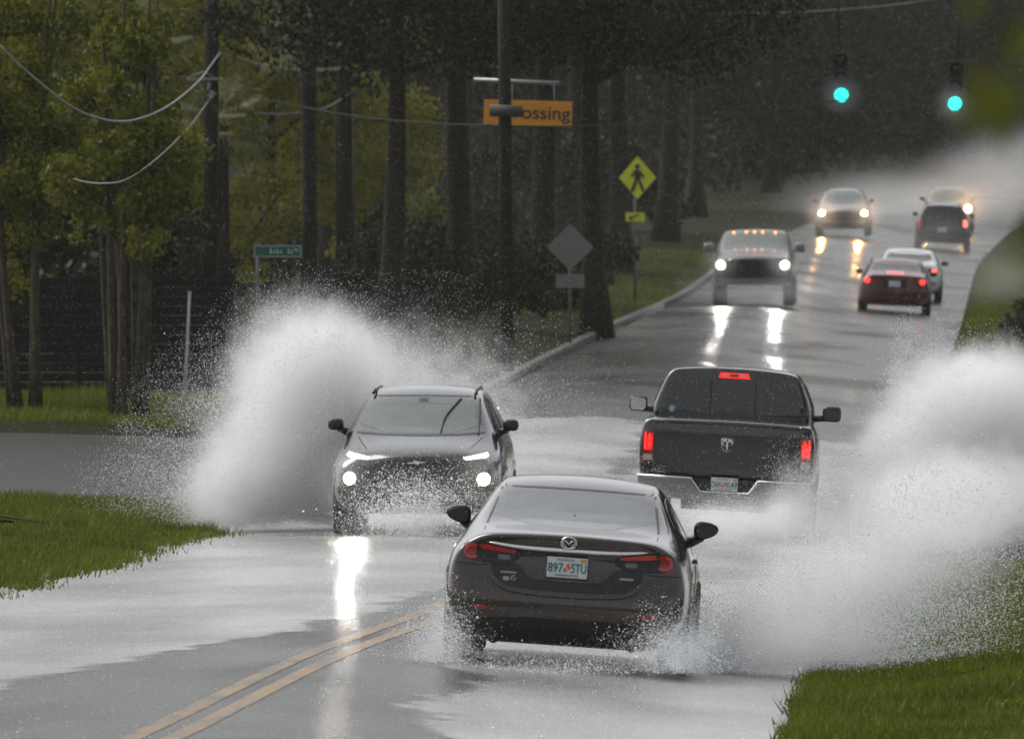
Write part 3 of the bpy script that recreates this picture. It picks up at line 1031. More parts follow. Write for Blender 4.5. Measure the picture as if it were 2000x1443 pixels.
# orange overhead sign on its arm
M_ORANGE = pmat('orange_sign_sheeting', (.72, .29, .012), .5, var=.12, vscale=3)
M_BLACK = pmat('black_ink', (.012, .012, .012), .5)
x, y, z = pole_base(984, 264)
sg = empty('overhead_sign', (x, y, z), 'orange Crossing sign hung from a steel arm behind the slim pole', 'sign')
tube('post', [(0, 0, 0), (0, 0, zpx(150, 264) - z)], .07, M_STEEL, sg, 12)
s_ = 28000 / 264
tube('arm', [((925 - 984) / s_, -.02, zpx(156, 264) - z), ((1092 - 984) / s_, -.02, zpx(163, 264) - z)], .04, M_STEEL, sg, 10)
for px in (1000, 1082):
    tube('hanger', [((px - 984) / s_, -.03, zpx(160, 264) - z), ((px - 984) / s_, -.03, zpx(205, 264) - z)], .012, M_STEEL, sg, 6)
brd = box('board', ((1031 - 984) / s_, -.1, zpx(222, 264) - z), (172 / s_, .03, 50 / s_), M_ORANGE, sg, .008, Matrix.Rotation(.03, 3, 'Y'))
text_obj('lettering', 'Crossing', 34 / s_, M_BLACK, brd, ((1045 - 984) / s_, -.12, zpx(224, 264) - z), 138 / s_)
for c in brd.children: c.rotation_euler = (0, .03, 0)

# grey diamond sign seen from behind, with plaque
x, y, z = pole_base(1113, 285); s_ = 28000 / 285
sg = empty('traffic_sign', (x, y, z), 'grey back of a diamond traffic sign with a small plaque below', 'sign')
tube('post', [(0, 0, 0), (0, 0, zpx(455, 285) - z)], .03, M_POST, sg, 8)
box('diamond_panel', (0, -.04, zpx(483, 285) - z), (.66, .006, .66), M_SIGNBACK, sg, 0, Matrix.Rotation(R(45), 3, 'Y'))
box('plaque', (0, -.04, zpx(549, 285) - z), (.56, .006, .27), M_SIGNBACK, sg)
for q in (470, 500, 549): box('bolt', (0, -.05, zpx(q, 285) - z), (.03, .02, .03), M_STEEL, sg)

# pedestrian crossing sign
M_FYG = pmat('fluorescent_yellow_green', (.62, .66, .02), .5, var=.08)
x, y, z = pole_base(1240, 350); s_ = 80
sg = empty('traffic_sign', (x, y, z), 'yellow-green pedestrian crossing sign with arrow plaque', 'sign')
tube('post', [(0, .07, 0), (0, .07, zpx(320, 350) - z)], .035, M_POST, sg, 8)
rz = Matrix.Rotation(R(-28), 3, 'Z')
pn = box('diamond_panel', (.06, 0, zpx(347, 350) - z), (.74, .006, .74), M_FYG, sg, 0, rz @ Matrix.Rotation(R(45), 3, 'Y'))
pl = box('plaque', (0, 0, zpx(424, 350) - z), (.52, .006, .22), M_FYG, sg, 0, rz)
bm = bmesh.new()
def poly_bm(bm, pts, M, th=.006):
    f = bm.faces.new([bm.verts.new((px_, 0, pz_)) for px_, pz_ in pts])
    r = bmesh.ops.extrude_face_region(bm, geom=[f])
    vs = [g_ for g_ in r['geom'] if isinstance(g_, bmesh.types.BMVert)]
    bmesh.ops.translate(bm, vec=(0, -th, 0), verts=vs)
    bmesh.ops.transform(bm, matrix=M, verts=vs + f.verts[:])
M4 = Matrix.Translation((.06, 0, zpx(347, 350) - z)) @ rz.to_4x4() @ Matrix.Translation((0, -.006, 0))
poly_bm(bm, disc(.0, .27, .065, n=12), M4)
poly_bm(bm, [(-.08, .19), (.07, .19), (.10, 0), (.07, -.06), (-.08, -.06), (-.09, .02)], M4)
poly_bm(bm, [(-.08, -.07), (.0, -.07), (-.10, -.33), (-.20, -.33)], M4)
poly_bm(bm, [(.01, -.07), (.08, -.07), (.15, -.2), (.20, -.33), (.12, -.33), (.07, -.2)], M4)
poly_bm(bm, [(.10, .16), (.20, .02), (.17, -.02), (.08, .08)], M4)
poly_bm(bm, [(-.09, .17), (-.19, .05), (-.16, .0), (-.10, .09)], M4)
bm_obj('pedestrian_symbol', bm, M_BLACK, pn)
bm = bmesh.new()
M4 = Matrix.Translation((0, 0, zpx(424, 350) - z)) @ rz.to_4x4() @ Matrix.Translation((0, -.006, 0))
poly_bm(bm, [(-.17, -.07), (-.05, -.07), (-.09, -.03), (.12, .05), (.10, .08), (-.11, .0), (-.14, .04)], M4)
bm_obj('arrow', bm, M_BLACK, pl)

# street name sign
M_SGREEN = pmat('street_sign_green', (.01, .13, .075), .45, var=.15)
M_WHITE = pmat('white_sheeting', (.62, .66, .64), .5)
x, y, z = pole_base(502, 262); s_ = 28000 / 262
sg = empty('street_sign', (x, y, z), 'green street name sign on a dark post by the left pole', 'street sign')
tube('post', [(0, .02, 0), (0, .02, zpx(478, 262) - z)], .03, M_POST, sg, 8)
bc = ((541 - 502) / s_, -.02, zpx(491, 262) - z)
bl = box('blade', bc, (93 / s_, .012, 23 / s_), M_SGREEN, sg, .004)
for cx_, cz_, w_, h_ in ((0, .098, .85, .010), (0, -.098, .85, .010), (-.425, 0, .010, .2), (.425, 0, .010, .2)):
    box('border', (bc[0] + cx_, -.03, bc[2] + cz_), (w_, .004, h_), M_WHITE, bl)
for q, (cx_, w_, h_) in enumerate([(-.13, .05, .1), (-.06, .035, .07), (0, .04, .085), (.06, .035, .07), (.20, .035, .10), (.255, .03, .08)]):
    bm = bmesh.new(); box_bm(bm, (bc[0] + cx_, -.03, bc[2] - .045 + h_ / 2), (w_ * .4, .004, h_)); box_bm(bm, (bc[0] + cx_ + w_ * .3, -.03, bc[2] - .045 + h_ * .25), (w_ * .35, .004, h_ * .45))
    bm_obj('letter', bm, M_WHITE, bl)
text_obj('lettering', 'Av', .055, M_WHITE, bl, (bc[0] + .34, -.03, bc[2] + .03))

M_PALEPOST = pmat('pale_painted_post', (.40, .41, .40), .5, var=.2)
# white marker post
x, y, z = pole_base(358, 215)
mp_ = empty('marker_post', (x, y, z), 'thin pale marker post leaning slightly beside the splash', 'post')
tube('post', [(0, 0, 0), (.08, 0, 1.80)], [.024, .022], M_PALEPOST, mp_, 8)
tube('cap', [(.08, 0, 1.80), (.081, 0, 1.83)], [.028, .024], M_PALEPOST, mp_, 8)

# wooden post at the right
x, y, z = pole_base(1962, 246)
wp_ = empty('wooden_post', (x, y, z), 'dark wooden post at the right edge above the hedge bush', 'post')
tube('post', [(0, 0, 0), (.04, 0, 1.55)], [.065, .06], M_POLE, wp_, 10)
tube('cap', [(.04, 0, 1.55), (.041, 0, 1.58)], [.06, .05], M_POLE, wp_, 10)

# traffic signals
M_HOUS = pmat('signal_housing', (.012, .013, .012), .6)
M_LENSOFF = pmat('unlit_lens', (.02, .008, .006), .2)
M_GREENL = pmat('green_signal_light', (.02, .4, .35), .3, emit=(.0, .60, .54), estr=3.2)
M_GREENC = pmat('green_signal_core', (.02, .4, .35), .3, emit=(.0, .95, .85), estr=6)
SY = 300; s_ = 28000 / SY
ma = empty('signal_mast', (5.0, SY + .3, ground_z(5, SY)), 'grey signal mast whose arm carries the two green lights', 'mast')
za = 7.55 - ma.location.z
tube('mast', [(0, 0, 0), (0, 0, za + .6)], [.16, .10], M_STEEL, ma, 12)
tube('arm', [(0, 0, za), (-5, 0, za + .1), (-10.2, 0, za + .15)], [.1, .08, .05], M_STEEL, ma, 10)
for i, (px, py, lab) in enumerate([(1643, 186, 'green-lit traffic signal over the lane, nearer the centre of the road'), (1865, 203, 'green-lit traffic signal nearer the right verge')]):
    X = at(px, s_); zc = zpx(py, SY)
    t = empty('traffic_signal', (X, SY, zc), lab, 'traffic light', 'traffic signals above the road')
    t.rotation_euler = (0, R(-2 + 5 * i), 0)
    box('housing', (0, .1, .36), (.34, .2, 1.06), M_HOUS, t, .03)
    tube('hanger', [(0, .1, .88), (0, .2, 7.6 - zc)], .025, M_HOUS, t, 8)
    for q in range(3):
        bm = bmesh.new(); lathe_bm(bm, [(-.03, .02), (-.025, .10), (0, .145), (.02, .15)], 20, 'Y', (0, 0, .36 * q))
        bm_obj('lens', bm, M_GREENL if q == 0 else M_LENSOFF, t, True)
        if q == 0:
            bm = bmesh.new(); lathe_bm(bm, [(-.05, .01), (-.045, .06), (-.03, .075)], 16, 'Y', (0, 0, 0)); bm_obj('lens_core', bm, M_GREENC, t, True)
        V = []; F = []
        for k in range(13):
            a = R(-15 + 210 * k / 12)
            for yy_, rr_ in ((0, .16), (-.22, .165)):
                V.append((rr_ * math.cos(a), yy_, .36 * q + rr_ * math.sin(a)))
            if k: F.append((2 * k - 2, 2 * k - 1, 2 * k + 1, 2 * k))
        mesh_obj('visor', V, F, M_HOUS, t)

# ------------------------------------------------------------------ vehicles
M_TYRE = pmat('tyre_rubber', (.012, .012, .012), .6, bump=.3, bscale=60)
M_RIM = pmat('alloy_rim', (.35, .35, .36), .3, .9)
M_CHROME = pmat('chrome', (.80, .80, .80), .12, 1.0)
M_GLASS = pmat('dark_glass', (.012, .014, .015), .05, spec=.6, coat=.4)
M_WETGLASS = pmat('fogged_glass_sky_sheen', (.16, .17, .178), .12, ior=1.5, var=.2, vscale=4)  # pale base mixes wet fogged film with sky reflection put into the colour
M_TRIM = pmat('black_trim', (.010, .010, .011), .35, var=.2)
M_MATT = pmat('matt_black_plastic', (.010, .010, .010), .65)
M_RED = pmat('red_lamp_lens', (.26, .006, .006), .12, coat=.6, emit=(1, .02, .012), estr=.05)
M_REDDIM = pmat('unlit_red_reflector', (.28, .02, .015), .2, coat=.5)
M_REDLIT = pmat('lit_red_lamp', (.5, .02, .02), .2, emit=(1, .02, .012), estr=.75)
M_REDHOT = pmat('bright_brake_lamp', (.5, .02, .02), .2, emit=(1, .03, .02), estr=1.7)
M_REDFAR = pmat('glowing_tail_lamp', (.5, .02, .02), .2, emit=(1, .03, .02), estr=2.6)
M_CLEAR = pmat('clear_lamp_lens', (.40, .40, .40), .15, coat=.5)
M_SMOKED = pmat('smoked_lens', (.10, .10, .10), .15, coat=.5)
M_BADGE = pmat('satin_badge', (.30, .30, .30), .35, .7)
M_PLATE = pmat('plate_white', (.62, .66, .66), .4, var=.1, vscale=20)
M_PTEXT = pmat('plate_green', (.015, .13, .12), .4)
M_PORANGE = pmat('plate_orange', (.75, .13, .03), .4)
M_PYEL = pmat('plate_sticker', (.55, .30, .05), .4)
M_MIRR = pmat('mirror_glass', (.5, .52, .54), .04, 1.0)
def lamp_mat(name, col, s): return pmat(name, (.8, .8, .8), .2, emit=col, estr=s)


class Vehicle:
    def __init__(s, name, label, cat, X, Y, yaw, roll, paint, sink=.03, group='vehicles driving on the flooded road'):
        z = gz(X, Y) - sink
        s.root = empty(name, (0, 0, 0), label, cat, group)
        s.root.matrix_world = Matrix.Translation((X, Y, z)) @ Matrix.Rotation(R(roll), 4, 'Y') @ Matrix.Rotation(R(yaw), 4, 'Z')
        s.paint = paint

    def body(s, st, rear_dy, front_dy, bow_r=.08, bow_f=.12, K=3, sub=2, mat=None, name='body'):
        """st: list of (y, [(x,z)*n], crown)"""
        n = len(st[0][1]); ts_top = [(K - i) / K for i in range(1, 2 * K)]
        ring = [(j, 1.) for j in range(n)] + [(n - 1, t) for t in ts_top] + [(j, -1.) for j in range(n - 1, -1, -1)] + [(0, -t) for t in ts_top]
        M = len(ring); V = []; F = []
        def pos(i, j, t):
            y, pr, crown = st[i]
            x, z = pr[j]
            zz = z + crown * (1 - t * t) * (j / (n - 1)) ** 3 if (j == n - 1 or i in (0, len(st) - 1)) else z
            if i == 0: y = y + rear_dy[j] - bow_r * (1 - t * t)
            elif i == len(st) - 1: y = y - front_dy[j] + bow_f * (1 - t * t)
            return (t * x, y, zz)
        for i in range(len(st)):
            for j, t in ring: V.append(pos(i, j, t))
        for i in range(len(st) - 1):
            for k in range(M):
                a, b = i * M + k, i * M + (k + 1) % M
                F.append((a, b, b + M, a + M))
        cols = [1.] + ts_top + [-1.]
        for i in (0, len(st) - 1):
            look = {(j, round(t, 5)): i * M + k for k, (j, t) in enumerate(ring)}
            for j in range(1, n - 1):
                for t in ts_top:
                    look[j, round(t, 5)] = len(V); V.append(pos(i, j, t))
            for j in range(n - 1):
                for q in range(len(cols) - 1):
                    a, b = round(cols[q], 5), round(cols[q + 1], 5)
                    F.append((look[j, a], look[j, b], look[j + 1, b], look[j + 1, a]))
        me = bpy.data.meshes.new(name); me.from_pydata(V, [], F); me.update()
        bm = bmesh.new(); bm.from_mesh(me); bmesh.ops.recalc_face_normals(bm, faces=bm.faces[:]); bm.to_mesh(me); bm.free()
        o = bpy.data.objects.new(name, me); C.objects.link(o)
        md = o.modifiers.new('s', 'SUBSURF'); md.levels = sub; md.render_levels = sub
        dg = bpy.context.evaluated_depsgraph_get(); dg.update()
        m2 = bpy.data.meshes.new_from_object(o.evaluated_get(dg))
        C.objects.unlink(o); bpy.data.objects.remove(o)
        m2.polygons.foreach_set('use_smooth', [True] * len(m2.polygons))
        m2.materials.clear(); m2.materials.append(mat or s.paint); m2.name = name
        ob = bpy.data.objects.new(name, m2); link(ob, s.root)
        s.bodyob = ob
        s.len = st[-1][0]
        s.bvh = BVHTree.FromPolygons([v.co.copy() for v in m2.vertices], [tuple(p.vertices) for p in m2.polygons])
        return ob

    def hit(s, a, b, view):
        if view == 'rear': o, d, ax = Vector((a, -3, b)), Vector((0, 1, 0)), 1
        elif view == 'front': o, d, ax = Vector((a, s.len + 3, b)), Vector((0, -1, 0)), 1
        elif view == 'right': o, d, ax = Vector((3, a, b)), Vector((-1, 0, 0)), 0
        else: o, d, ax = Vector((-3, a, b)), Vector((1, 0, 0)), 0
        r = s.bvh.ray_cast(o, d)
        if r[0] is None:
            q = o + d * 3
            r = s.bvh.find_nearest(q)
        return r[0][ax]

    def patch(s, name, poly, mat, view='rear', off=.004, thick=.008, res=.07, parent=None, label=None):
        bm = bmesh.new()
        side_ = view in ('right', 'left')
        mk = (lambda a, b: (0, a, b)) if side_ else (lambda a, b: (a, 0, b))
        try:
            bm.faces.new([bm.verts.new(mk(a, b)) for a, b in poly])
        except ValueError:
            bm.free(); return None
        lo = [min(p[k] for p in poly) for k in (0, 1)]; hi = [max(p[k] for p in poly) for k in (0, 1)]
        for k in (0, 1):
            v = math.ceil(lo[k] / res) * res + 1e-4
            while v < hi[k]:
                co = mk(v, 0) if k == 0 else (0, 0, v)
                no = mk(1, 0) if k == 0 else (0, 0, 1)
                bmesh.ops.bisect_plane(bm, geom=bm.verts[:] + bm.edges[:] + bm.faces[:], plane_co=co, plane_no=no)
                v += res
        bmesh.ops.triangulate(bm, faces=bm.faces[:])
        sg_ = {'rear': -1, 'front': 1, 'right': 1, 'left': -1}[view]
        ax = 0 if side_ else 1
        for v in bm.verts:
            a, b = (v.co.y, v.co.z) if side_ else (v.co.x, v.co.z)
            v.co[ax] = s.hit(a, b, view) + sg_ * (off - thick)
        r = bmesh.ops.extrude_face_region(bm, geom=bm.faces[:])
        for v in r['geom']:
            if isinstance(v, bmesh.types.BMVert): v.co[ax] += sg_ * thick
        o = bm_obj(name, bm, mat, parent or s.root, smooth=False)
        if label: o['label'] = label
        return o

    def wheel(s, x, y, r=.33, w=.22):
        e = bpy.data.objects.new('wheel', None); e.location = (x, y, r); link(e, s.root)
        bm = bmesh.new()
        lathe_bm(bm, [(-w / 2, r * .62), (-w / 2, r * .9), (-w * .4, r * .985), (-w * .2, r), (w * .2, r), (w * .4, r * .985), (w / 2, r * .9), (w / 2, r * .62)], 32, 'X')
        bm_obj('tyre', bm, M_TYRE, e, True)
        bm = bmesh.new(); sgn = 1 if x > 0 else -1
        lathe_bm(bm, [(sgn * w * .5, r * .66), (sgn * w * .46, r * .6), (sgn * w * .3, r * .55), (sgn * w * .3, r * .1)], 28, 'X')
        for k in range(7):
            a = 2 * math.pi * k / 7
            box_bm(bm, (sgn * w * .44, math.cos(a) * r * .33, math.sin(a) * r * .33), (.02, r * .5, .05), 0, Matrix.Rotation(a, 3, 'X'))
        bm_obj('rim', bm, M_RIM, e)
        return e

    def arch(s, x, y, r):
        bm = bmesh.new(); sgn = 1 if x > 0 else -1
        V = []; F = []
        for k in range(17):
            a = R(-10 + 200 * k / 16)
            for rr in (r, r + .05):
                yy, zz = y + rr * math.cos(a), r * .92 + rr * math.sin(a)
                V.append((s.hit(yy, max(zz, .2), 'right' if sgn > 0 else 'left') + sgn * .012, yy, zz))
            if k: F.append((2 * k - 2, 2 * k - 1, 2 * k + 1, 2 * k))
        o = mesh_obj('wheel_arch', V, F, M_MATT, s.root)
        md = None
        return o

    def mirror(s, x, y, z, w, h, d, stalk, mat, view='rear', poly=None):
        sgn = 1 if x > 0 else -1
        bm = bmesh.new()
        box_bm(bm, (x, y, z), (w, d, h), min(w, h, d) * .38)
        o = bm_obj('door_mirror', bm, mat, s.root, True)
        gy = y - d / 2 - .002 if True else 0
        g_ = [(x + (a - x) * .88, z + (b - z) * .86) for a, b in (poly or rrect(x, z, w, h, .3))]
        bm = bmesh.new()
        poly_bm(bm, g_, Matrix.Translation((0, y - d / 2 + .002, 0)), .006)
        bm_obj('mirror_glass', bm, M_MIRR, o)
        tube('mirror_stalk', [(sgn * stalk[0], y, stalk[1]), (x - sgn * w * .3, y, z - h * .3)], [.04, .03], mat, o)
        return o

    def text(s, st, h, mat, x, z, w=None, view='rear', off=.008, parent=None, name='lettering', rr=0):
        y = s.hit(x, z, view) + (-off if view == 'rear' else off)
        return text_obj(name, st, h, mat, parent or s.root, (x, y, z), w, -1 if view == 'rear' else 1)

    def plate(s, x, z, text, view='rear', off=.03):
        w, h = .305, .153
        y = min(s.hit(x + a, z + b, view) for a in (-.13, 0, .13) for b in (-.06, .06)) - off
        o = box('license_plate', (x, y, z), (w, .006, h), M_PLATE, s.root, .002)
        box('plate_frame', (x, y + .006, z), (w + .012, .006, h + .012), M_TRIM, o)
        text_obj('lettering', text[0], .07, M_PTEXT, o, (x - .087, y - .005, z - .002), .115)
        text_obj('lettering', text[1], .07, M_PTEXT, o, (x + .087, y - .005, z - .002), .115)
        for dx, dz in ((.006, .016), (-.014, -.018)):
            bm = bmesh.new(); poly_bm(bm, disc(x + dx, z + dz, .014, .017, 12), Matrix.Translation((0, y - .0045, 0)), .003)
            bm_obj('orange_fruit', bm, M_PORANGE, o)
        bm = bmesh.new(); poly_bm(bm, [(x + .002, z + .03), (x + .014, z + .026), (x + .024, z + .006), (x + .022, z - .016), (x + .008, z - .008), (x - .004, z + .006)], Matrix.Translation((0, y - .0036, 0)), .002)
        bm_obj('leaf_print', bm, M_PTEXT, o)
        bm = bmesh.new(); poly_bm(bm, rrect(x + .122, z + .058, .045, .026, .2), Matrix.Translation((0, y - .0045, 0)), .003)
        bm_obj('registration_sticker', bm, M_PYEL, o)
        text_obj('state_motto', 'SUNSHINE STATE', .013, M_PTEXT, o, (x, y - .0045, z - .058), .17)
        text_obj('state_name', 'FLORIDA', .014, M_PTEXT, o, (x - .01, y - .0045, z + .058), .13)
        return o


def lens_disc(V, name, x, z, r, mat, view='front', off=.012, parent=None):
    return V.patch(name, disc(x, z, r, n=18), mat, view, off, .02, .2, parent)


# ---- nearest sedan -------------------------------------------------
M_BRONZE = pmat('dark_bronze_paint', (.032, .0225, .016), .15, .4, coat=1.0)
sv = Vehicle('sedan', 'dark bronze sedan driving away, nearest car with tail lamps unlit', 'car', -3.527, 107.7, 0, 3.9, M_BRONZE, .04)
St = [
    (0.00, [(.66, .25), (.80, .36), (.865, .50), (.868, .64), (.85, .80), (.80, .905), (.70, .985), (.62, 1.028)], .025),
    (0.10, [(.68, .22), (.83, .34), (.895, .49), (.90, .64), (.885, .80), (.83, .92), (.72, 1.0), (.63, 1.04)], .025),
    (0.40, [(.72, .21), (.86, .33), (.92, .50), (.925, .66), (.91, .82), (.86, .935), (.74, 1.03), (.64, 1.065)], .025),
    (0.92, [(.74, .20), (.875, .32), (.925, .50), (.93, .67), (.925, .84), (.875, .955), (.73, 1.075), (.645, 1.105)], .025),
    (1.55, [(.74, .19), (.87, .31), (.915, .50), (.925, .67), (.92, .85), (.87, .965), (.655, 1.29), (.575, 1.335)], .03),
    (1.95, [(.74, .19), (.87, .31), (.91, .50), (.92, .67), (.915, .85), (.865, .965), (.625, 1.375), (.55, 1.405)], .035),
    (2.50, [(.74, .19), (.87, .31), (.91, .50), (.92, .67), (.915, .85), (.86, .96), (.63, 1.39), (.55, 1.42)], .04),
    (3.05, [(.74, .19), (.87, .31), (.91, .50), (.92, .67), (.91, .85), (.86, .955), (.63, 1.345), (.55, 1.375)], .04),
    (3.75, [(.74, .19), (.87, .31), (.915, .50), (.92, .67), (.905, .83), (.84, .93), (.72, 1.0), (.62, 1.02)], .02),
    (4.45, [(.72, .2), (.85, .31), (.90, .50), (.90, .62), (.87, .73), (.80, .81), (.68, .86), (.56, .88)], .02),
    (4.82, [(.60, .22), (.72, .32), (.78, .46), (.77, .56), (.72, .64), (.66, .70), (.58, .74), (.48, .76)], .01)]
sv.body(St, [.14, .05, .0, .03, .09, .10, .07, .05], [.05, .02, 0, .02, .06, .10, .14, .2], .06, .16)
sv.patch('rear_window', chaikin([(-.575, 1.335), (.575, 1.335), (.632, 1.10), (-.632, 1.10)], 1), M_WETGLASS, off=.004, res=.06)
sv.patch('window_seal', band([(-.60, 1.352), (-.3, 1.362), (0, 1.365), (.3, 1.362), (.60, 1.352)], .012), M_TRIM, off=.006)
for sg_ in (1, -1):
    sv.patch('window_seal', band([(sg_ * .585, 1.345), (sg_ * .622, 1.2), (sg_ * .652, 1.09)], .016), M_TRIM, off=.006)
    sv.patch('roof_gap', band([(sg_ * .565, 1.36), (sg_ * .56, 1.375), (sg_ * .557, 1.388)], .010), M_TRIM, off=.005)
    sv.patch('boot_gap', band([(sg_ * .655, 1.07), (sg_ * .648, 1.02), (sg_ * .63, .965)], .007), M_MATT, off=.004)
    vw = 'right' if sg_ > 0 else 'left'
    sv.patch('side_window', chaikin([(1.30, 1.06), (1.75, 1.30), (2.55, 1.335), (3.05, 1.28), (3.60, 1.02), (2.4, 1.0)], 1), M_GLASS, vw, .004)
    sv.patch('window_pillar', [(2.40, 1.0), (2.47, 1.0), (2.44, 1.34), (2.37, 1.34)], M_TRIM, vw, .007)
    sv.patch('door_gap', [(2.42, .99), (2.432, .99), (2.40, .3), (2.388, .3)], M_MATT, vw, .003)
    sv.patch('door_handle', rrect(2.15, .86, .2, .03, .4), M_BRONZE, vw, .03, .03)
lipl = densify([(-.615, .99), (-.3, 1.005), (0, 1.01), (.3, 1.005), (.615, .99)], 3)
tailL = chaikin([(-.80, .905), (-.775, .965), (-.68, .957), (-.59, .957), (-.35, .912), (-.355, .868), (-.42, .825), (-.58, .818), (-.70, .822), (-.775, .85)], 2)
bandU = [(-.585, .83), (-.555, .73), (-.455, .655), (-.2, .634), (.2, .634), (.455, .655), (.555, .73), (.585, .83), (.42, .835), (.345, .80), (.29, .722), (.23, .703), (-.23, .703), (-.29, .722), (-.345, .80), (-.42, .835)]
sv.patch('lower_trim', bandU, M_TRIM, off=.005, res=.05)
sv.patch('number_panel', chaikin([(-.33, .885), (.33, .885), (.35, .82), (.285, .722), (.22, .706), (-.22, .706), (-.285, .722), (-.35, .82)], 1), M_BRONZE, off=.010, res=.05)
ul = densify([(-.61, .79), (-.55, .705), (-.45, .636), (-.22, .612), (0, .609), (.22, .612), (.45, .636), (.55, .705), (.61, .79)], 3)
sv.patch('bumper_ledge', band(ul, .030), M_BRONZE, off=.028, thick=.035, res=.05)
for sg_ in (1, -1):
    f = (lambda p: p) if sg_ < 0 else mir
    tl = sv.patch('tail_lamp', f(tailL), M_TRIM, off=.012, thick=.02, res=.05)
    sv.patch('lamp_ring', f(band([(-.725 + .052 * math.cos(a), .893 + .046 * math.sin(a)) for a in [R(45 + 18 * i) for i in range(16)]], .026)), M_RED, off=.018, thick=.012, res=.04, parent=tl)
    sv.patch('lamp_glow', f(disc(-.725, .893, .033, .028, 14)), M_REDDIM, off=.015, thick=.006, res=.04, parent=tl)
    sv.patch('lamp_strip', f([(-.665, .948), (-.60, .946), (-.385, .912), (-.40, .897), (-.60, .908), (-.655, .915)]), M_RED, off=.018, thick=.012, res=.05, parent=tl)
    sv.patch('reverse_lens', f(rrect(-.48, .862, .09, .035, .3)), M_SMOKED, off=.014, thick=.006, res=.05, parent=tl)
    sv.patch('reflector', f(chaikin([(-.70, .50), (-.585, .497), (-.575, .468), (-.69, .466)], 1)), M_REDDIM, off=.008)
    sv.patch('bumper_gap', f(band([(-.86, .80), (-.70, .795), (-.60, .80)], .006)), M_MATT, off=.004)
cl_ = densify([(-.60, .966), (-.35, .944), (0, .940), (.35, .944), (.60, .966)], 4)
nn = len(cl_)
P = [(x, sv.hit(x, z, 'rear') - .012, z) for x, z in cl_]
tube('chrome_strip', P, [.004 + .0135 * math.sin(math.pi * i / (nn - 1)) ** .6 if 0 < i < nn - 1 else .003 for i in range(nn)], pmat('satin_chrome', (.88, .88, .88), .38, .85), sv.root, 10)
# winged oval emblem
yy_ = sv.hit(0, 1.0, 'rear') - .012
ring_ = [(.057 * math.cos(a), yy_, 1.0 + .045 * math.sin(a)) for a in [2 * math.pi * i / 24 for i in range(25)]]
em = tube('emblem', ring_, .006, M_CHROME, sv.root, 6)
tube('emblem_wing', [(-.045, yy_, 1.018), (-.02, yy_, 1.012), (0, yy_, .992), (.02, yy_, 1.012), (.045, yy_, 1.018)], [.004, .006, .007, .006, .004], M_CHROME, em, 6)
tube('emblem_wing', [(-.05, yy_, 1.01), (-.03, yy_, .98), (-.01, yy_, .962), (.01, yy_, .962), (.03, yy_, .98), (.05, yy_, 1.01)], .004, M_CHROME, em, 6)
pl_ = sv.plate(0, .815, ('897', '5TU'))
sv.patch('badge', rrect(.45, .756, .105, .016, .3), M_BADGE, off=.010, thick=.01)
sv.text('6', .045, M_BADGE, -.40, .715, .05, off=.012, name='badge')
sv.patch('badge', rrect(-.44, .752, .12, .011, .3), M_BADGE, off=.009, thick=.008)
sv.patch('badge', rrect(-.455, .705, .045, .03, .3), M_BADGE, off=.009, thick=.008)
sv.patch('lower_valance', chaikin([(-.62, .42), (.62, .42), (.70, .30), (.60, .255), (-.60, .255), (-.70, .30)], 1), M_MATT, off=.006)
for sg_ in (1, -1):
    tube('exhaust_tip', [(sg_ * .52, .02, .25), (sg_ * .52, .2, .25)], .04, M_MATT, sv.root, 12)
    sv.wheel(sg_ * .815, .98, .335, .225); sv.wheel(sg_ * .82, 3.80, .335, .225)
    sv.arch(sg_, .98, .36); sv.arch(sg_, 3.8, .36)
    mp2 = chaikin([(sg_ * .86, 1.135), (sg_ * .98, 1.138), (sg_ * 1.055, 1.105), (sg_ * 1.05, 1.05), (sg_ * .98, 1.01), (sg_ * .87, .985)], 2)
    bm = bmesh.new(); poly_bm(bm, mp2 if sg_ < 0 else mp2[::-1], Matrix.Translation((0, 3.2, 0)), .12)
    bmesh.ops.bevel(bm, geom=[e_ for e_ in bm.edges if abs(e_.verts[0].co.y - e_.verts[1].co.y) < .001], offset=.018, segments=2, affect='EDGES')
    mo = bm_obj('door_mirror', bm, M_TRIM, sv.root, True)
    bm = bmesh.new(); poly_bm(bm, [(.96 * sg_ + (a - .96 * sg_) * .78, 1.068 + (b - 1.068) * .76) for a, b in mp2], Matrix.Translation((0, 3.081, 0)), .004)
    bm_obj('mirror_glass', bm, M_GLASS, mo)
    tube('mirror_stalk', [(sg_ * .80, 3.2, .955), (sg_ * .93, 3.16, 1.02)], [.05, .035], M_TRIM, mo)
    lens_disc(sv, 'headlight', sg_ * .62, .66, .06, lamp_mat('low_beam', (1, .95, .85), 5))
tube('aerial', [(0, 1.05, 1.16), (0, .99, 1.185)], [.016, .006], M_TRIM, sv.root, 6)

# ---- black pickup driving away ------------------------------------
M_BLACKP = pmat('black_pickup_paint', (.008, .008, .009), .2, .0, coat=1.0)
M_TCHROME = pmat('wet_chrome_bumper', (.22, .22, .225), .35, 1.0)
tv = Vehicle('pickup_truck', 'black pickup truck driving away with red tail lamps lit', 'pickup truck', -3.51, 163.7, 0, 3.2, M_BLACKP, .05)
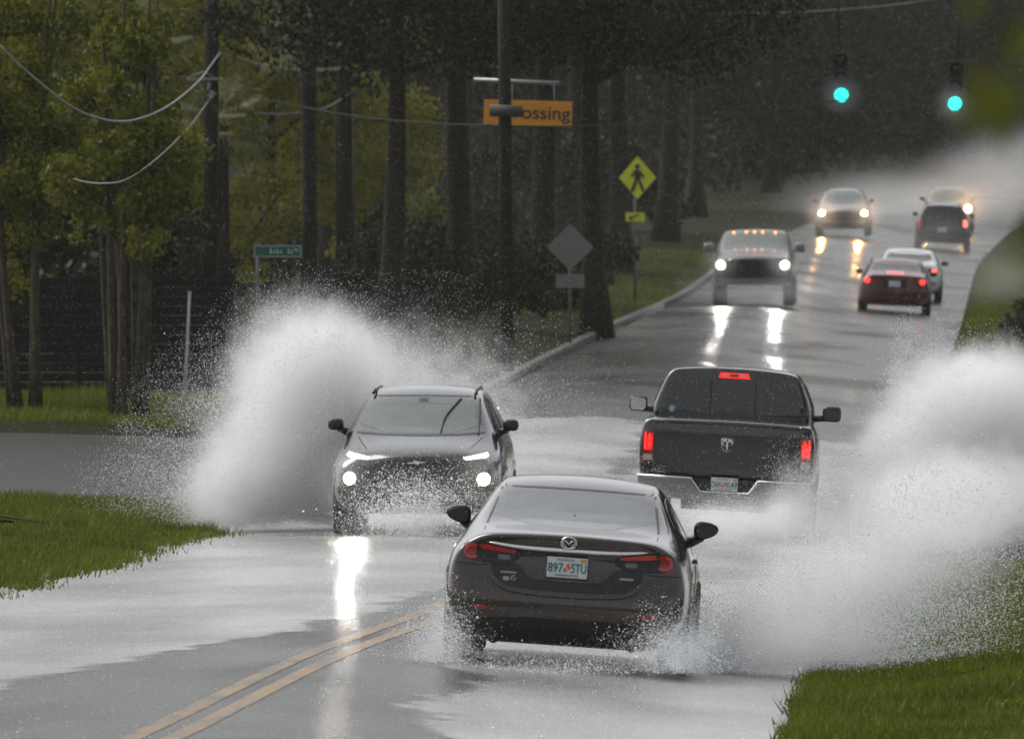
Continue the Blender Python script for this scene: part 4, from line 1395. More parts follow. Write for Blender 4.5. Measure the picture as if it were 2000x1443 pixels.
# cargo box + lower body
St = [
    (0.10, [(.86, .62), (.98, .66), (.99, .80), (.995, .95), (1.0, 1.10), (.985, 1.22), (.955, 1.30), (.93, 1.325)], .02),
    (0.16, [(.86, .60), (.99, .64), (1.0, .80), (1.005, .95), (1.01, 1.10), (.995, 1.22), (.965, 1.31), (.94, 1.34)], .02),
    (0.9, [(.86, .50), (.99, .56), (1.01, .80), (1.015, .95), (1.015, 1.10), (1.0, 1.22), (.965, 1.31), (.94, 1.345)], .02),
    (1.9, [(.86, .50), (.99, .56), (1.005, .80), (1.01, .95), (1.01, 1.10), (.995, 1.22), (.96, 1.31), (.94, 1.345)], .02),
    (4.4, [(.86, .50), (.99, .56), (1.0, .80), (1.0, .95), (1.0, 1.08), (.98, 1.18), (.93, 1.25), (.88, 1.27)], .03),
    (5.6, [(.84, .50), (.96, .56), (.99, .76), (.98, .90), (.95, 1.0), (.92, 1.09), (.88, 1.14), (.80, 1.16)], .03),
    (5.78, [(.80, .52), (.92, .58), (.95, .76), (.94, .88), (.92, .98), (.89, 1.05), (.85, 1.09), (.78, 1.11)], .02)]
tv.body(St, [.03, .01, 0, 0, 0, .0, .01, .03], [.02, 0, 0, .02, .04, .06, .09, .12], .015, .1)
tb = tv.bvh; tlen = tv.len
# cab
St = [
    (2.02, [(.80, 1.20), (.885, 1.25), (.90, 1.35), (.895, 1.45), (.87, 1.55), (.775, 1.78), (.735, 1.845), (.66, 1.875)], .035),
    (2.08, [(.82, 1.18), (.91, 1.24), (.92, 1.35), (.915, 1.46), (.885, 1.56), (.785, 1.79), (.74, 1.86), (.66, 1.89)], .035),
    (2.8, [(.82, 1.18), (.93, 1.24), (.94, 1.35), (.935, 1.46), (.905, 1.56), (.80, 1.80), (.75, 1.87), (.67, 1.90)], .035),
    (3.6, [(.82, 1.18), (.93, 1.24), (.94, 1.35), (.935, 1.45), (.905, 1.55), (.79, 1.78), (.74, 1.84), (.66, 1.87)], .035),
    (4.3, [(.80, 1.16), (.92, 1.2), (.93, 1.25), (.91, 1.28), (.88, 1.30), (.82, 1.32), (.78, 1.34), (.70, 1.35)], .02),
    (4.45, [(.7, 1.12), (.8, 1.14), (.82, 1.16), (.82, 1.18), (.8, 1.2), (.76, 1.22), (.7, 1.23), (.62, 1.24)], .01)]
tv.body(St, [.06, .02, 0, 0, .02, .06, .08, .12], [0] * 8, .02, .05, name='cab')
tv.patch('rear_window', chaikin([(-.70, 1.775), (.70, 1.775), (.80, 1.54), (.82, 1.40), (-.82, 1.40), (-.80, 1.54)], 1), M_GLASS, off=.004)
for sg_ in (1, -1):
    tv.patch('window_bar', band([(sg_ * .26, 1.77), (sg_ * .26, 1.41)], .018), M_TRIM, off=.008)
    vw = 'right' if sg_ > 0 else 'left'
    tv.patch('side_window', [(2.2, 1.50), (2.3, 1.76), (3.55, 1.74), (3.95, 1.50)], M_GLASS, vw, .004)
    tv.patch('window_pillar', [(3.0, 1.49), (3.07, 1.49), (3.07, 1.76), (3.0, 1.76)], M_TRIM, vw, .008)
    tv.patch('roof_seam', band([(sg_ * .60, 1.83), (sg_ * .57, 1.88)], .01), M_TRIM, off=.006)
b3 = tv.patch('brake_lamp', [(-.165, 1.868), (.165, 1.868), (.18, 1.805), (-.18, 1.805)], M_REDLIT, off=.02, thick=.03)
for sg_ in (1, -1): tv.patch('cargo_lamp', rrect(sg_ * .092, 1.838, .062, .026, .3), M_CLEAR, off=.026, thick=.01, parent=b3)
tv.patch('lamp_centre', rrect(0, 1.838, .10, .036, .2), M_REDDIM, off=.026, thick=.01, parent=b3)
tv.patch('sticker', disc(-.70, 1.425, .036), pmat('pale_blue_sticker', (.30, .50, .68), .5), off=.010, thick=.006)
tv.bvh = tb; tv.len = tlen
tv.patch('tailgate', chaikin([(-.80, 1.31), (.80, 1.31), (.80, .73), (-.80, .73)], 1), M_BLACKP, off=.012, thick=.02, res=.1)
tv.patch('tailgate_lip', rrect(0, 1.322, 1.66, .022, .4), M_BLACKP, off=.03, thick=.04, res=.1)
M_TLLIT = pmat('lit_tail_lamp', (.5, .01, .01), .2, emit=(1, .015, .012), estr=.55)
for sg_ in (1, -1):
    tl = tv.patch('tail_lamp', rrect(sg_ * .902, 1.02, .125, .345, .15), M_REDDIM, off=.018, thick=.03)
    for q in range(4):
        tv.patch('lamp_element', rrect(sg_ * (.866 + .024 * q), 1.075 + .012 * (q % 2), .013, .19 - .03 * (q % 3), .3), M_REDHOT if q % 2 else M_TLLIT, off=.024, thick=.012, parent=tl)
    tv.patch('lamp_body', rrect(sg_ * .902, 1.06, .10, .17, .2), M_TLLIT, off=.020, thick=.006, parent=tl)
    tv.patch('reverse_lens', rrect(sg_ * .902, .895, .105, .068, .2), M_CLEAR, off=.022, thick=.012, parent=tl)
M_HORN = pmat('bright_satin_metal', (.75, .75, .75), .4, .3)
# shield emblem with horned head
es = tv.patch('emblem', [(-.065, 1.15), (.065, 1.15), (.065, 1.07), (.04, 1.02), (0, 1.0), (-.04, 1.02), (-.065, 1.07)], M_TRIM, off=.020, thick=.02)
ye = tv.hit(0, 1.08, 'rear') - .024
tube('emblem_rim', [(-.065, ye, 1.15), (.065, ye, 1.15), (.065, ye, 1.07), (.04, ye, 1.02), (0, ye, 1.0), (-.04, ye, 1.02), (-.065, ye, 1.07), (-.065, ye, 1.15)], .005, M_CHROME, es, 6)
for sg_ in (1, -1):
    tube('emblem_horn', [(sg_ * .006, ye, 1.105), (sg_ * .02, ye, 1.132), (sg_ * .045, ye, 1.128), (sg_ * .052, ye, 1.10), (sg_ * .042, ye, 1.075), (sg_ * .03, ye, 1.08)], [.008, .014, .014, .011, .008, .004], M_HORN, es, 8)
tube('emblem_head', [(0, ye, 1.11), (0, ye, 1.06), (0, ye, 1.02)], [.010, .016, .008], M_HORN, es, 8)
tv.text('TRUCK', .022, M_STEEL, -.72, .80, .13, off=.016, name='badge') if False else tv.patch('badge', rrect(-.72, .80, .13, .018, .3), pmat('dull_badge', (.12, .12, .12), .4), off=.016, thick=.006)
# stepped chrome bumper
bmpoly = [(-1.0, .69), (-.39, .687), (-.275, .537), (.275, .537), (.375, .687), (1.0, .69), (.985, .52), (.80, .46), (.30, .43), (-.30, .43), (-.80, .46), (-.985, .52)]
bm = bmesh.new(); poly_bm(bm, bmpoly, Matrix.Translation((0, .02, 0)), .16)
bmesh.ops.bevel(bm, geom=[e_ for e_ in bm.edges if abs(e_.verts[0].co.y - e_.verts[1].co.y) < .001], offset=.02, segments=3, affect='EDGES')
bp = bm_obj('bumper', bm, M_TCHROME, tv.root)
tube('bumper_edge', [(-1.0, -.14, .692), (-.39, -.14, .69), (-.275, -.14, .54), (.275, -.14, .54), (.375, -.14, .69), (1.0, -.14, .692)], .010, M_CHROME, bp, 6)
box('bumper_step', (0, .0, .62), (1.9, .16, .13), M_MATT, bp)
tv.plate(-.005, .632, ('DAW', 'K49'), off=.20)
tv.wheel(.86, 1.25, .39, .27); tv.wheel(-.86, 1.25, .39, .27); tv.wheel(.86, 4.85, .39, .27); tv.wheel(-.86, 4.85, .39, .27)
for sg_ in (1, -1): tv.arch(sg_, 1.25, .43); tv.arch(sg_, 4.85, .43)
box('chassis', (0, 2.6, .42), (1.0, 4.6, .2), M_MATT, tv.root, .02)
for sg_ in (1, -1):
    bm = bmesh.new(); box_bm(bm, (sg_ * 1.13, 3.55, 1.425), (.215, .12, .18), .05)
    mo = bm_obj('door_mirror', bm, M_TRIM, tv.root, True)
    bm = bmesh.new(); poly_bm(bm, rrect(sg_ * 1.13, 1.425, .175, .145, .3), Matrix.Translation((0, 3.492, 0)), .006)
    bm_obj('mirror_glass', bm, M_MIRR if sg_ < 0 else M_GLASS, mo)
    tube('mirror_stalk', [(sg_ * .90, 3.57, 1.36), (sg_ * 1.06, 3.56, 1.37)], [.04, .035], M_TRIM, mo)
    lens_disc(tv, 'headlight', sg_ * .78, .92, .08, lamp_mat('truck_beam', (1, .95, .85), 8))

# ---- oncoming black SUV -------------------------------------------
M_BLACKS = pmat('black_suv_paint', (.009, .009, .009), .18, .0, coat=1.0)
def suv_body(V, k=1.0):
    St = [
        (0.00, [(.66, .35), (.80, .42), (.86, .55), (.87, .70), (.85, .95), (.78, 1.10), (.66, 1.35), (.58, 1.45)], .03),
        (0.20, [(.70, .28), (.86, .36), (.90, .52), (.91, .70), (.90, .92), (.83, 1.10), (.67, 1.45), (.58, 1.53)], .03),
        (0.9, [(.72, .25), (.88, .34), (.925, .52), (.93, .72), (.92, .93), (.85, 1.10), (.66, 1.51), (.57, 1.575)], .035),
        (2.0, [(.72, .25), (.88, .34), (.925, .52), (.93, .72), (.92, .93), (.85, 1.10), (.64, 1.535), (.56, 1.59)], .04),
        (2.75, [(.72, .25), (.88, .34), (.925, .52), (.93, .72), (.92, .93), (.85, 1.09), (.64, 1.49), (.57, 1.53)], .04),
        (3.55, [(.72, .25), (.88, .34), (.93, .52), (.935, .72), (.925, .90), (.87, 1.01), (.76, 1.09), (.68, 1.11)], .03),
        (4.2, [(.72, .26), (.88, .34), (.93, .50), (.93, .70), (.91, .85), (.84, .92), (.70, .98), (.60, 1.0)], .04),
        (4.55, [(.68, .28), (.82, .35), (.88, .46), (.88, .62), (.86, .76), (.80, .84), (.66, .905), (.56, .925)], .035),
        (4.66, [(.62, .30), (.74, .37), (.80, .47), (.80, .60), (.78, .72), (.72, .80), (.62, .865), (.52, .885)], .02)]
    return V.body([(y, [(x * k, z) for x, z in p], c) for y, p, c in St], [.06, .02, 0, 0, .05, .10, .2, .3], [.08, .03, 0, 0, .02, .05, .08, .10], .05, .12)


def glow_lamp(V, x, z, r, core, bowl, parent, view='front'):
    b = lens_disc(V, 'lamp_bowl', x, z, r, bowl, view, .016, parent)
    lens_disc(V, 'lamp_core', x, z, r * .5, core, view, .020, parent)
    return b


def suv_front(V, drl, main, mr, full=True, lampz=.655, lampr=.055, bowl=None):
    suv_body(V)
    V.patch('windscreen', chaikin([(-.595, 1.505), (.595, 1.505), (.70, 1.13), (-.70, 1.13)], 1), pmat('windscreen_glass', (.13, .16, .15), .1, ior=1.5, var=.3, vscale=3), 'front', .005)
    V.patch('window_seal', band([(-.70, 1.135), (-.4, 1.115), (0, 1.11), (.4, 1.115), (.70, 1.135)], .022), M_TRIM, 'front', .008)
    V.patch('window_seal', band([(-.61, 1.512), (0, 1.522), (.61, 1.512)], .014), M_TRIM, 'front', .008)
    for sg_ in (1, -1):
        V.patch('hood_crease', band([(sg_ * .68, 1.09), (sg_ * .56, .97), (sg_ * .50, .91)], .012), M_TRIM, 'front', .004)
        hl = V.patch('headlight', [(sg_ * .50, .885), (sg_ * .75, .935), (sg_ * .77, .905), (sg_ * .74, .885), (sg_ * .53, .865)], drl, 'front', .012, .02)
        hh = V.patch('lamp_housing', rrect(sg_ * .72, lampz, .17, .14, .35), M_TRIM, 'front', .008, .012)
        glow_lamp(V, sg_ * .725, lampz, lampr, main, bowl, hh)
        V.wheel(sg_ * .82, .9, .35, .23); V.wheel(sg_ * .82, 3.7, .35, .23)
        V.arch(sg_, .9, .385); V.arch(sg_, 3.7, .385)
        bm = bmesh.new(); box_bm(bm, (sg_ * .955, 3.0, 1.205), (.17, .16, .125), .045)
        mo = bm_obj('door_mirror', bm, M_TRIM, V.root, True)
        tube('mirror_stalk', [(sg_ * .83, 3.0, 1.12), (sg_ * .93, 3.0, 1.16)], [.04, .03], M_TRIM, mo)
        tube('roof_rail', [(sg_ * .565, 2.6, 1.54), (sg_ * .555, 2.45, 1.572), (sg_ * .55, 1.0, 1.585), (sg_ * .56, .6, 1.53)], .016, M_TRIM, V.root, 8)
        vw = 'right' if sg_ > 0 else 'left'
        V.patch('side_window', [(.5, 1.16), (.62, 1.42), (2.4, 1.46), (3.1, 1.20), (3.15, 1.14)], M_GLASS, vw, .004)
        V.patch('window_pillar', [(1.95, 1.14), (2.02, 1.14), (2.0, 1.47), (1.93, 1.47)], M_TRIM, vw, .008)
    gp = V.patch('grille', chaikin([(-.55, .845), (.55, .845), (.60, .62), (.45, .52), (-.45, .52), (-.60, .62)], 1), M_MATT, 'front', .008, .012)
    for q in range(4):
        V.patch('grille_bar', rrect(0, .58 + .06 * q, .95 + .04 * q, .016, .3), M_TRIM, 'front', .018, .012, parent=gp)
    V.patch('lower_intake', chaikin([(-.62, .47), (.62, .47), (.55, .36), (-.55, .36)], 1), M_MATT, 'front', .010, .012)
    V.patch('skid_plate', rrect(0, .33, 1.1, .035, .3), M_STEEL, 'front', .012, .012)


lamp_w = lamp_mat('white_led_beam', (1, .93, .80), 1500)
bowl_w = lamp_mat('white_lamp_bowl', (1, .85, .6), 4)
bowl_y = lamp_mat('warm_lamp_bowl_halo', (1, .42, .10), 1.6)  # emissive disc also carries the lamp's orange halo
drl_w = lamp_mat('daytime_running_light', (1, .97, .9), 6)
uv = Vehicle('suv', 'black SUV driving towards the camera beside the tall splash', 'car', -6.62, 154.7 + 4.7, 180, 0.3, M_BLACKS, .05)
suv_front(uv, drl_w, lamp_w, None, lampr=.07, bowl=bowl_w)
uv.patch('emblem', [(-.09, .842), (-.02, .842), (-.005, .852), (.03, .852), (.035, .838), (.10, .830), (.09, .818), (.02, .822), (.005, .812), (-.03, .812), (-.035, .826), (-.095, .828)], M_CHROME, 'front', .02, .012)
# local x is mirrored for an oncoming car
for pts in (([(-.22, 1.14), (-.255, 1.30), (-.40, 1.485)]), ([(-.63, 1.12), (-.62, 1.30), (-.605, 1.478)])):
    P = [(x, uv.hit(x, z, 'front') + .02, z) for x, z in densify(pts, 4)]
    tube('wiper', P, [.009] * (len(P) // 3) + [.014] * (len(P) - len(P) // 3), M_MATT, uv.root, 6)
uv.patch('mirror_mount', rrect(.0, 1.475, .1, .04, .3), M_TRIM, 'front', .008)

# ---- far oncoming pickup with roof marker lamps ---------------------
M_GREYT = pmat('dark_grey_truck_paint', (.03, .03, .032), .3, .2, coat=.8)
fv = Vehicle('pickup_truck', 'oncoming pickup with white headlamps and five orange roof marker lamps', 'pickup truck', -6.75, 350 + 5.7, 180, 0, M_GREYT, .03)
St = [
    (0.0, [(.84, .60), (.98, .66), (1.0, .80), (1.0, .95), (1.0, 1.10), (.985, 1.22), (.955, 1.32), (.93, 1.35)], .02),
    (2.2, [(.84, .52), (.98, .58), (1.0, .80), (1.0, .95), (1.0, 1.10), (.985, 1.22), (.955, 1.32), (.93, 1.35)], .02),
    (2.3, [(.84, .52), (.98, .58), (1.0, .80), (1.0, .95), (.99, 1.14), (.96, 1.28), (.80, 1.82), (.68, 1.87)], .03),
    (3.4, [(.84, .52), (.98, .58), (1.0, .80), (1.0, .95), (.99, 1.14), (.96, 1.28), (.80, 1.80), (.68, 1.85)], .03),
    (4.1, [(.84, .52), (.98, .58), (1.0, .80), (1.0, .95), (.99, 1.10), (.94, 1.20), (.86, 1.28), (.76, 1.30)], .04),
    (5.55, [(.84, .52), (.96, .58), (.98, .75), (.98, .90), (.96, 1.02), (.92, 1.12), (.82, 1.20), (.72, 1.22)], .05),
    (5.7, [(.78, .54), (.90, .6), (.92, .75), (.92, .88), (.90, .98), (.86, 1.08), (.78, 1.15), (.66, 1.17)], .04)]
fv.body(St, [0] * 8, [.06, .02, 0, 0, .02, .03, .05, .08], .02, .08)
fv.patch('windscreen', chaikin([(-.70, 1.78), (.70, 1.78), (.84, 1.34), (-.84, 1.34)], 1), pmat('pale_windscreen', (.13, .145, .14), .1, ior=1.5), 'front', .006)
gr = fv.patch('grille', chaikin([(-.56, 1.12), (.56, 1.12), (.60, .62), (-.60, .62)], 1), M_MATT, 'front', .012)
for q in range(3): fv.patch('grille_bar', rrect(0, .72 + .13 * q, 1.06, .03, .3), M_TRIM, 'front', .02, parent=gr)
P = [(x, fv.hit(x, z, 'front') + .015, z) for x, z in densify([(-.60, 1.10), (-.5, 1.155), (0, 1.18), (.5, 1.155), (.60, 1.10)], 4)]
tube('hood_trim', P, .012, M_CHROME, fv.root, 6)
fv.patch('bumper', rrect(0, .60, 1.86, .16, .3), M_TCHROME, 'front', .06, .08)
lamp_h = lamp_mat('halogen_white_beam', (1, .97, .92), 1600)
amber = lamp_mat('orange_marker_lamp', (1, .25, .05), 4)
for sg_ in (1, -1):
    hh = fv.patch('headlight', rrect(sg_ * .77, 1.0, .26, .22, .3), M_CLEAR, 'front', .012)
    glow_lamp(fv, sg_ * .78, 1.01, .11, lamp_h, bowl_w, hh)
    fv.wheel(sg_ * .86, 1.2, .39, .27); fv.wheel(sg_ * .86, 4.75, .39, .27)
    fv.arch(sg_, 1.2, .43); fv.arch(sg_, 4.75, .43)
    bm = bmesh.new(); box_bm(bm, (sg_ * 1.12, 3.65, 1.42), (.24, .12, .22), .05)
    mo = bm_obj('door_mirror', bm, M_STEEL, fv.root, True)
    tube('mirror_stalk', [(sg_ * .94, 3.65, 1.33), (sg_ * 1.06, 3.65, 1.37)], .03, M_TRIM, mo)
for x in (-.51, -.2, 0, .2, .51):
    box('marker_lamp', (x, 3.35, fv.bvh.ray_cast(Vector((x, 3.35, 4)), Vector((0, 0, -1)))[0].z + .02), (.055, .10, .035), amber, fv.root, .01)

# ---- red sedan driving away, far ------------------------------------
M_MAROON = pmat('dark_red_paint', (.10, .015, .015), .3, .2, coat=.8)
rv = Vehicle('sedan', 'dark red sedan driving away with glowing red tail lamps', 'car', -3.45, 364, 0, 2.5, M_MAROON, .03)
SedS = [
    (0.00, [(.66, .27), (.80, .36), (.86, .50), (.865, .64), (.86, .78), (.80, .90), (.70, .965), (.62, .985)], .015),
    (0.15, [(.68, .24), (.83, .34), (.895, .49), (.90, .64), (.89, .79), (.84, .91), (.72, .99), (.63, 1.01)], .02),
    (1.0, [(.72, .21), (.86, .33), (.915, .50), (.92, .66), (.91, .80), (.86, .93), (.74, 1.02), (.64, 1.04)], .02),
    (1.75, [(.74, .19), (.87, .31), (.915, .50), (.925, .67), (.92, .83), (.86, .95), (.65, 1.34), (.57, 1.385)], .03),
    (2.8, [(.74, .19), (.87, .31), (.91, .50), (.92, .67), (.91, .83), (.85, .94), (.64, 1.36), (.56, 1.40)], .04),
    (3.7, [(.74, .19), (.87, .31), (.915, .50), (.92, .67), (.905, .82), (.84, .92), (.72, .99), (.62, 1.01)], .02),
    (4.7, [(.70, .22), (.82, .32), (.88, .46), (.87, .56), (.82, .66), (.74, .74), (.62, .80), (.52, .82)], .02),
    (4.85, [(.60, .24), (.72, .33), (.78, .46), (.77, .54), (.72, .62), (.66, .69), (.58, .73), (.48, .75)], .01)]


def simple_sedan(V, red, hot=True):
    V.body(SedS, [.10, .03, 0, .01, .02, .03, .03, .03], [.05, .02, 0, .02, .06, .10, .14, .2], .05, .14)
    V.patch('rear_window', chaikin([(-.55, 1.34), (.55, 1.34), (.65, 1.06), (-.65, 1.06)], 1), M_GLASS, off=.004)
    V.patch('brake_strip', rrect(.0, 1.06, .42, .035, .3), red, off=.02, thick=.02)
    V.patch('number_recess', rrect(0, .78, .6, .2, .2), M_TRIM, off=.004)
    V.patch('license_plate', rrect(0, .78, .3, .15, .1), M_PLATE, off=.012)
    V.patch('bumper_strip', rrect(0, .52, 1.5, .05, .3), M_TRIM, off=.012)
    for sg_ in (1, -1):
        tl = V.patch('tail_lamp', chaikin([(sg_ * .82, .92), (sg_ * .52, .90), (sg_ * .52, .80), (sg_ * .80, .78)], 1), M_REDDIM, off=.012)
        lens_disc(V, 'lamp_glow', sg_ * .70, .845, .065, red, 'rear', .02, tl)
        V.wheel(sg_ * .815, 1.05, .32, .21); V.wheel(sg_ * .815, 3.8, .32, .21)
        vw = 'right' if sg_ > 0 else 'left'
        V.patch('side_window', chaikin([(1.4, 1.05), (1.9, 1.30), (2.8, 1.30), (3.4, 1.02), (2.4, .98)], 1), M_GLASS, vw, .004)
        bm = bmesh.new(); box_bm(bm, (sg_ * .95, 3.1, 1.03), (.18, .14, .12), .04); bm_obj('door_mirror', bm, M_TRIM, V.root, True)


simple_sedan(rv, M_REDFAR)
M_WPAINT = pmat('white_car_paint', (.62, .63, .64), .3, coat=.8)
wv = Vehicle('hatchback', 'white car mostly hidden behind the dark red sedan', 'car', -3.28, 384, 0, 2.5, M_WPAINT, .03)
simple_sedan(wv, lamp_mat('dim_tail_lamp', (1, .04, .03), 2.5))
# ---- far oncoming van-like car and far dark SUV ----------------------
M_SILV = pmat('grey_silver_paint', (.22, .22, .22), .35, .4, coat=.6)
lamp_y = lamp_mat('warm_yellow_beam', (1, .50, .14), 1600)
ov = Vehicle('suv', 'far oncoming grey car with two warm yellow headlamps', 'car', -6.28, 483 + 4.7, 180, 0, M_SILV, .03)
suv_front(ov, M_CLEAR, lamp_y, None, lampz=.80, lampr=.11, bowl=bowl_y)
dv = Vehicle('suv', 'far dark SUV driving away in the mist at the right', 'car', -2.95, 483, 0, 2, M_BLACKS, .03)
suv_body(dv)
dv.patch('rear_window', chaikin([(-.55, 1.48), (.55, 1.48), (.68, 1.12), (-.68, 1.12)], 1), M_GLASS, off=.006)
for sg_ in (1, -1):
    dv.patch('tail_lamp', rrect(sg_ * .76, .95, .14, .25, .3), M_REDDIM if sg_ < 0 else lamp_mat('faint_tail_lamp', (1, .1, .04), 1.5), off=.015)
    dv.wheel(sg_ * .82, .9, .35, .23); dv.wheel(sg_ * .82, 3.7, .35, .23)
    dv.patch('side_window', [(.5, 1.16), (.62, 1.42), (2.4, 1.46), (3.15, 1.14)], M_GLASS, 'right' if sg_ > 0 else 'left', .004)
    bm = bmesh.new(); box_bm(bm, (sg_ * .96, 3.0, 1.2), (.18, .16, .13), .045); bm_obj('door_mirror', bm, M_TRIM, dv.root, True)
    tube('roof_rail', [(sg_ * .56, 2.5, 1.585), (sg_ * .55, 2.3, 1.635), (sg_ * .55, 1.0, 1.645), (sg_ * .56, .6, 1.56)], .018, M_TRIM, dv.root, 8)
dv.patch('license_plate', rrect(0, .72, .3, .15, .1), M_PLATE, off=.012)
X6 = at(1851, 28000 / 520)
qv = Vehicle('suv', 'farthest oncoming car, one warm headlamp showing past the dark SUV', 'car', X6, 520 + 4.7, 180, 0, M_SILV, .03)
suv_front(qv, M_CLEAR, lamp_mat('warm_far_beam', (1, .50, .14), 1600), None, lampz=.85, lampr=.15, bowl=bowl_y)

# ------------------------------------------------------------------ spray, splashes, rain
M_DROP = pmat('water_droplet', (.88, .90, .92), .08, spec=.8, coat=.3)


def points_obj(name, P, rad, mat, parent):
    """real little spheres: a point cloud with a radius for every drop"""
    me = bpy.data.meshes.new(name)
    me.vertices.add(len(P)); me.vertices.foreach_set('co', np.asarray(P, np.float32).ravel())
    at_ = me.attributes.new('drop_radius', 'FLOAT', 'POINT'); at_.data.foreach_set('value', np.asarray(rad, np.float32))
    o = link(bpy.data.objects.new(name, me), parent)
    ng = bpy.data.node_groups.new('drops', 'GeometryNodeTree')
    ng.interface.new_socket('Geometry', in_out='INPUT', socket_type='NodeSocketGeometry')
    ng.interface.new_socket('Geometry', in_out='OUTPUT', socket_type='NodeSocketGeometry')
    n, l = ng.nodes, ng.links
    gi, go = n.new('NodeGroupInput'), n.new('NodeGroupOutput')
    mp_ = n.new('GeometryNodeMeshToPoints'); sm = n.new('GeometryNodeSetMaterial'); sm.inputs['Material'].default_value = mat
    na = n.new('GeometryNodeInputNamedAttribute'); na.data_type = 'FLOAT'; na.inputs['Name'].default_value = 'drop_radius'
    l.new(gi.outputs[0], mp_.inputs['Mesh']); l.new(na.outputs['Attribute'], mp_.inputs['Radius'])
    l.new(mp_.outputs[0], sm.inputs['Geometry']); l.new(sm.outputs[0], go.inputs[0])
    md = o.modifiers.new('drops', 'NODES'); md.node_group = ng
    me.materials.append(mat)
    o['kind'] = 'stuff'
    return o


def jets(n, nj, ang, reach, depth, spread, org=(0, 0, .05), bias=.65, drop=.35, xdir=1):
    """drops strung along ballistic strands that leave a wheel: ang (lo, hi) degrees, reach (lo, hi) metres"""
    k = rng.integers(0, nj, n)
    a = np.radians(rng.uniform(ang[0], ang[1], nj))[k]; L = rng.uniform(reach[0], reach[1], nj)[k]
    dy = rng.normal(0, depth, nj)[k]; t = rng.random(n) ** bias
    wob = rng.normal(0, .06, nj)[k]
    x = org[0] + xdir * L * t * np.cos(a) + rng.normal(0, 1, n) * spread * (.25 + t)
    z = org[2] + L * t * np.sin(a) - drop * (t ** 2) * L * .5 + wob * t + rng.normal(0, 1, n) * spread * (.25 + t)
    y = org[1] + dy * t + rng.normal(0, 1, n) * (spread * 2 + .15)
    return np.stack([x, y, z], 1)


def sample_blobs(blobs, n, spread=1.0):
    w = np.array([b[3] * b[5] * b[6] for b in blobs]); w /= w.sum()
    k = rng.choice(len(blobs), n, p=w)
    B = np.array(blobs)
    d = rng.normal(size=(n, 3)) * .36 * spread
    d /= np.maximum(1, np.linalg.norm(d, axis=1) / .95)[:, None]
    return B[k, :3] + d * B[k, 3:6]


def splash(name, label, loc, blobs, dens, n, dsize, nscale=2.0, namp=.7, edge=.5, spread=1.0, aniso=.2, col=(.97, .98, 1.0), step=1.0, extra=None, sig=.38):
    m = vol_mat(name + '_water', blobs, dens, nscale, namp, col, aniso, edge, step * .35, 6)
    o = hull_obj(name, blobs, m, loc)
    tag(o, label, 'splash')
    P = sample_blobs(blobs, n, spread)
    if extra is not None: P = np.vstack([P] + list(extra))
    P = P[P[:, 2] > .005]
    points_obj('droplets', P, dsize * rng.lognormal(0, sig, len(P)), M_DROP, o)
    return o


# fan thrown up by the oncoming SUV
L = (-7.6, 157.5, gz(-7.6, 157))
B = [(-.75, 0, .5, 1.25, 1.6, .95, 1.2), (-.75, .3, 1.1, 1.1, 1.5, 1.1, 1.1), (-.55, .6, 1.95, 1.05, 1.5, 1.05, 1.1), (-1.35, -.2, .3, .85, 1.2, .6, .7), (-.1, 1.2, 1.2, 1.0, 1.7, 1.5, .8), (.15, 1.6, 1.7, 1.1, 1.8, 1.2, .7), (.75, 3.4, 1.5, 1.5, 2.4, 1.4, .62), (1.7, 4.5, 1.1, 1.6, 2.4, 1.4, .42)]
splash('water_splash', 'tall white water splash thrown up on the left of the black SUV', L, B, 15, 80000, .0022, 4.5, 1.1, 2.1, 1.05,
       extra=[jets(150000, 130, (86, 168), (1.4, 3.15), .5, .085, (.05, 0, .05)), jets(22000, 60, (150, 174), (1.1, 2.1), .5, .05, (.0, 0, .05))])
# fan from the pickup's right wheels
L = (-1.9, 166.5, gz(-1.9, 166))
B = [(.35, 0, .6, 1.1, 1.9, 1.0, 1.1), (.75, .3, 1.3, 1.1, 1.9, 1.05, 1.1), (1.3, .5, 1.75, 1.1, 1.8, .85, 1.0), (1.9, .6, 1.3, 1.2, 1.9, 1.3, 1.0), (1.2, 0, .7, 1.5, 1.9, 1.1, 1.0), (-.25, -.9, .35, .8, 1.6, .6, .7), (.5, -6, .55, 1.3, 5, .9, .8), (1.5, -8, .7, 1.4, 6, 1.0, .8)]
splash('water_splash', 'broad white water splash thrown up on the right of the black pickup truck', L, B, 14, 70000, .0023, 4.5, 1.1, 2.0, 1.05,
       extra=[jets(150000, 130, (12, 80), (1.6, 3.3), .5, .085, (-.1, 0, .05))])
# nearer, grainier sheet thrown by the sedan's right wheels
L = (-2.45, 110.5, gz(-2.45, 110))
B = [(.25, 0, .25, .7, 1.8, .5, 1.0), (.75, .3, .5, 1.0, 2.0, .75, .9), (1.3, .8, .8, 1.2, 2.4, .85, .8), (1.9, 1.4, 1.05, 1.2, 2.6, .85, .7), (.9, -.5, .15, 1.2, 1.6, .35, .7)]
splash('water_splash', 'sparkling sheet of droplets flung right from the wheels of the bronze sedan', L, B, 4.2, 50000, .0021, 5.0, 1.1, 1.8, 1.0, sig=.42,
       extra=[jets(110000, 170, (4, 58), (.9, 3.1), .7, .075, (-.05, .6, .03)), jets(30000, 60, (2, 25), (.5, 2.6), .8, .05, (.0, -.4, .02)), jets(9000, 30, (55, 110), (.3, .9), .3, .04, (-.1, -1.5, .03))])
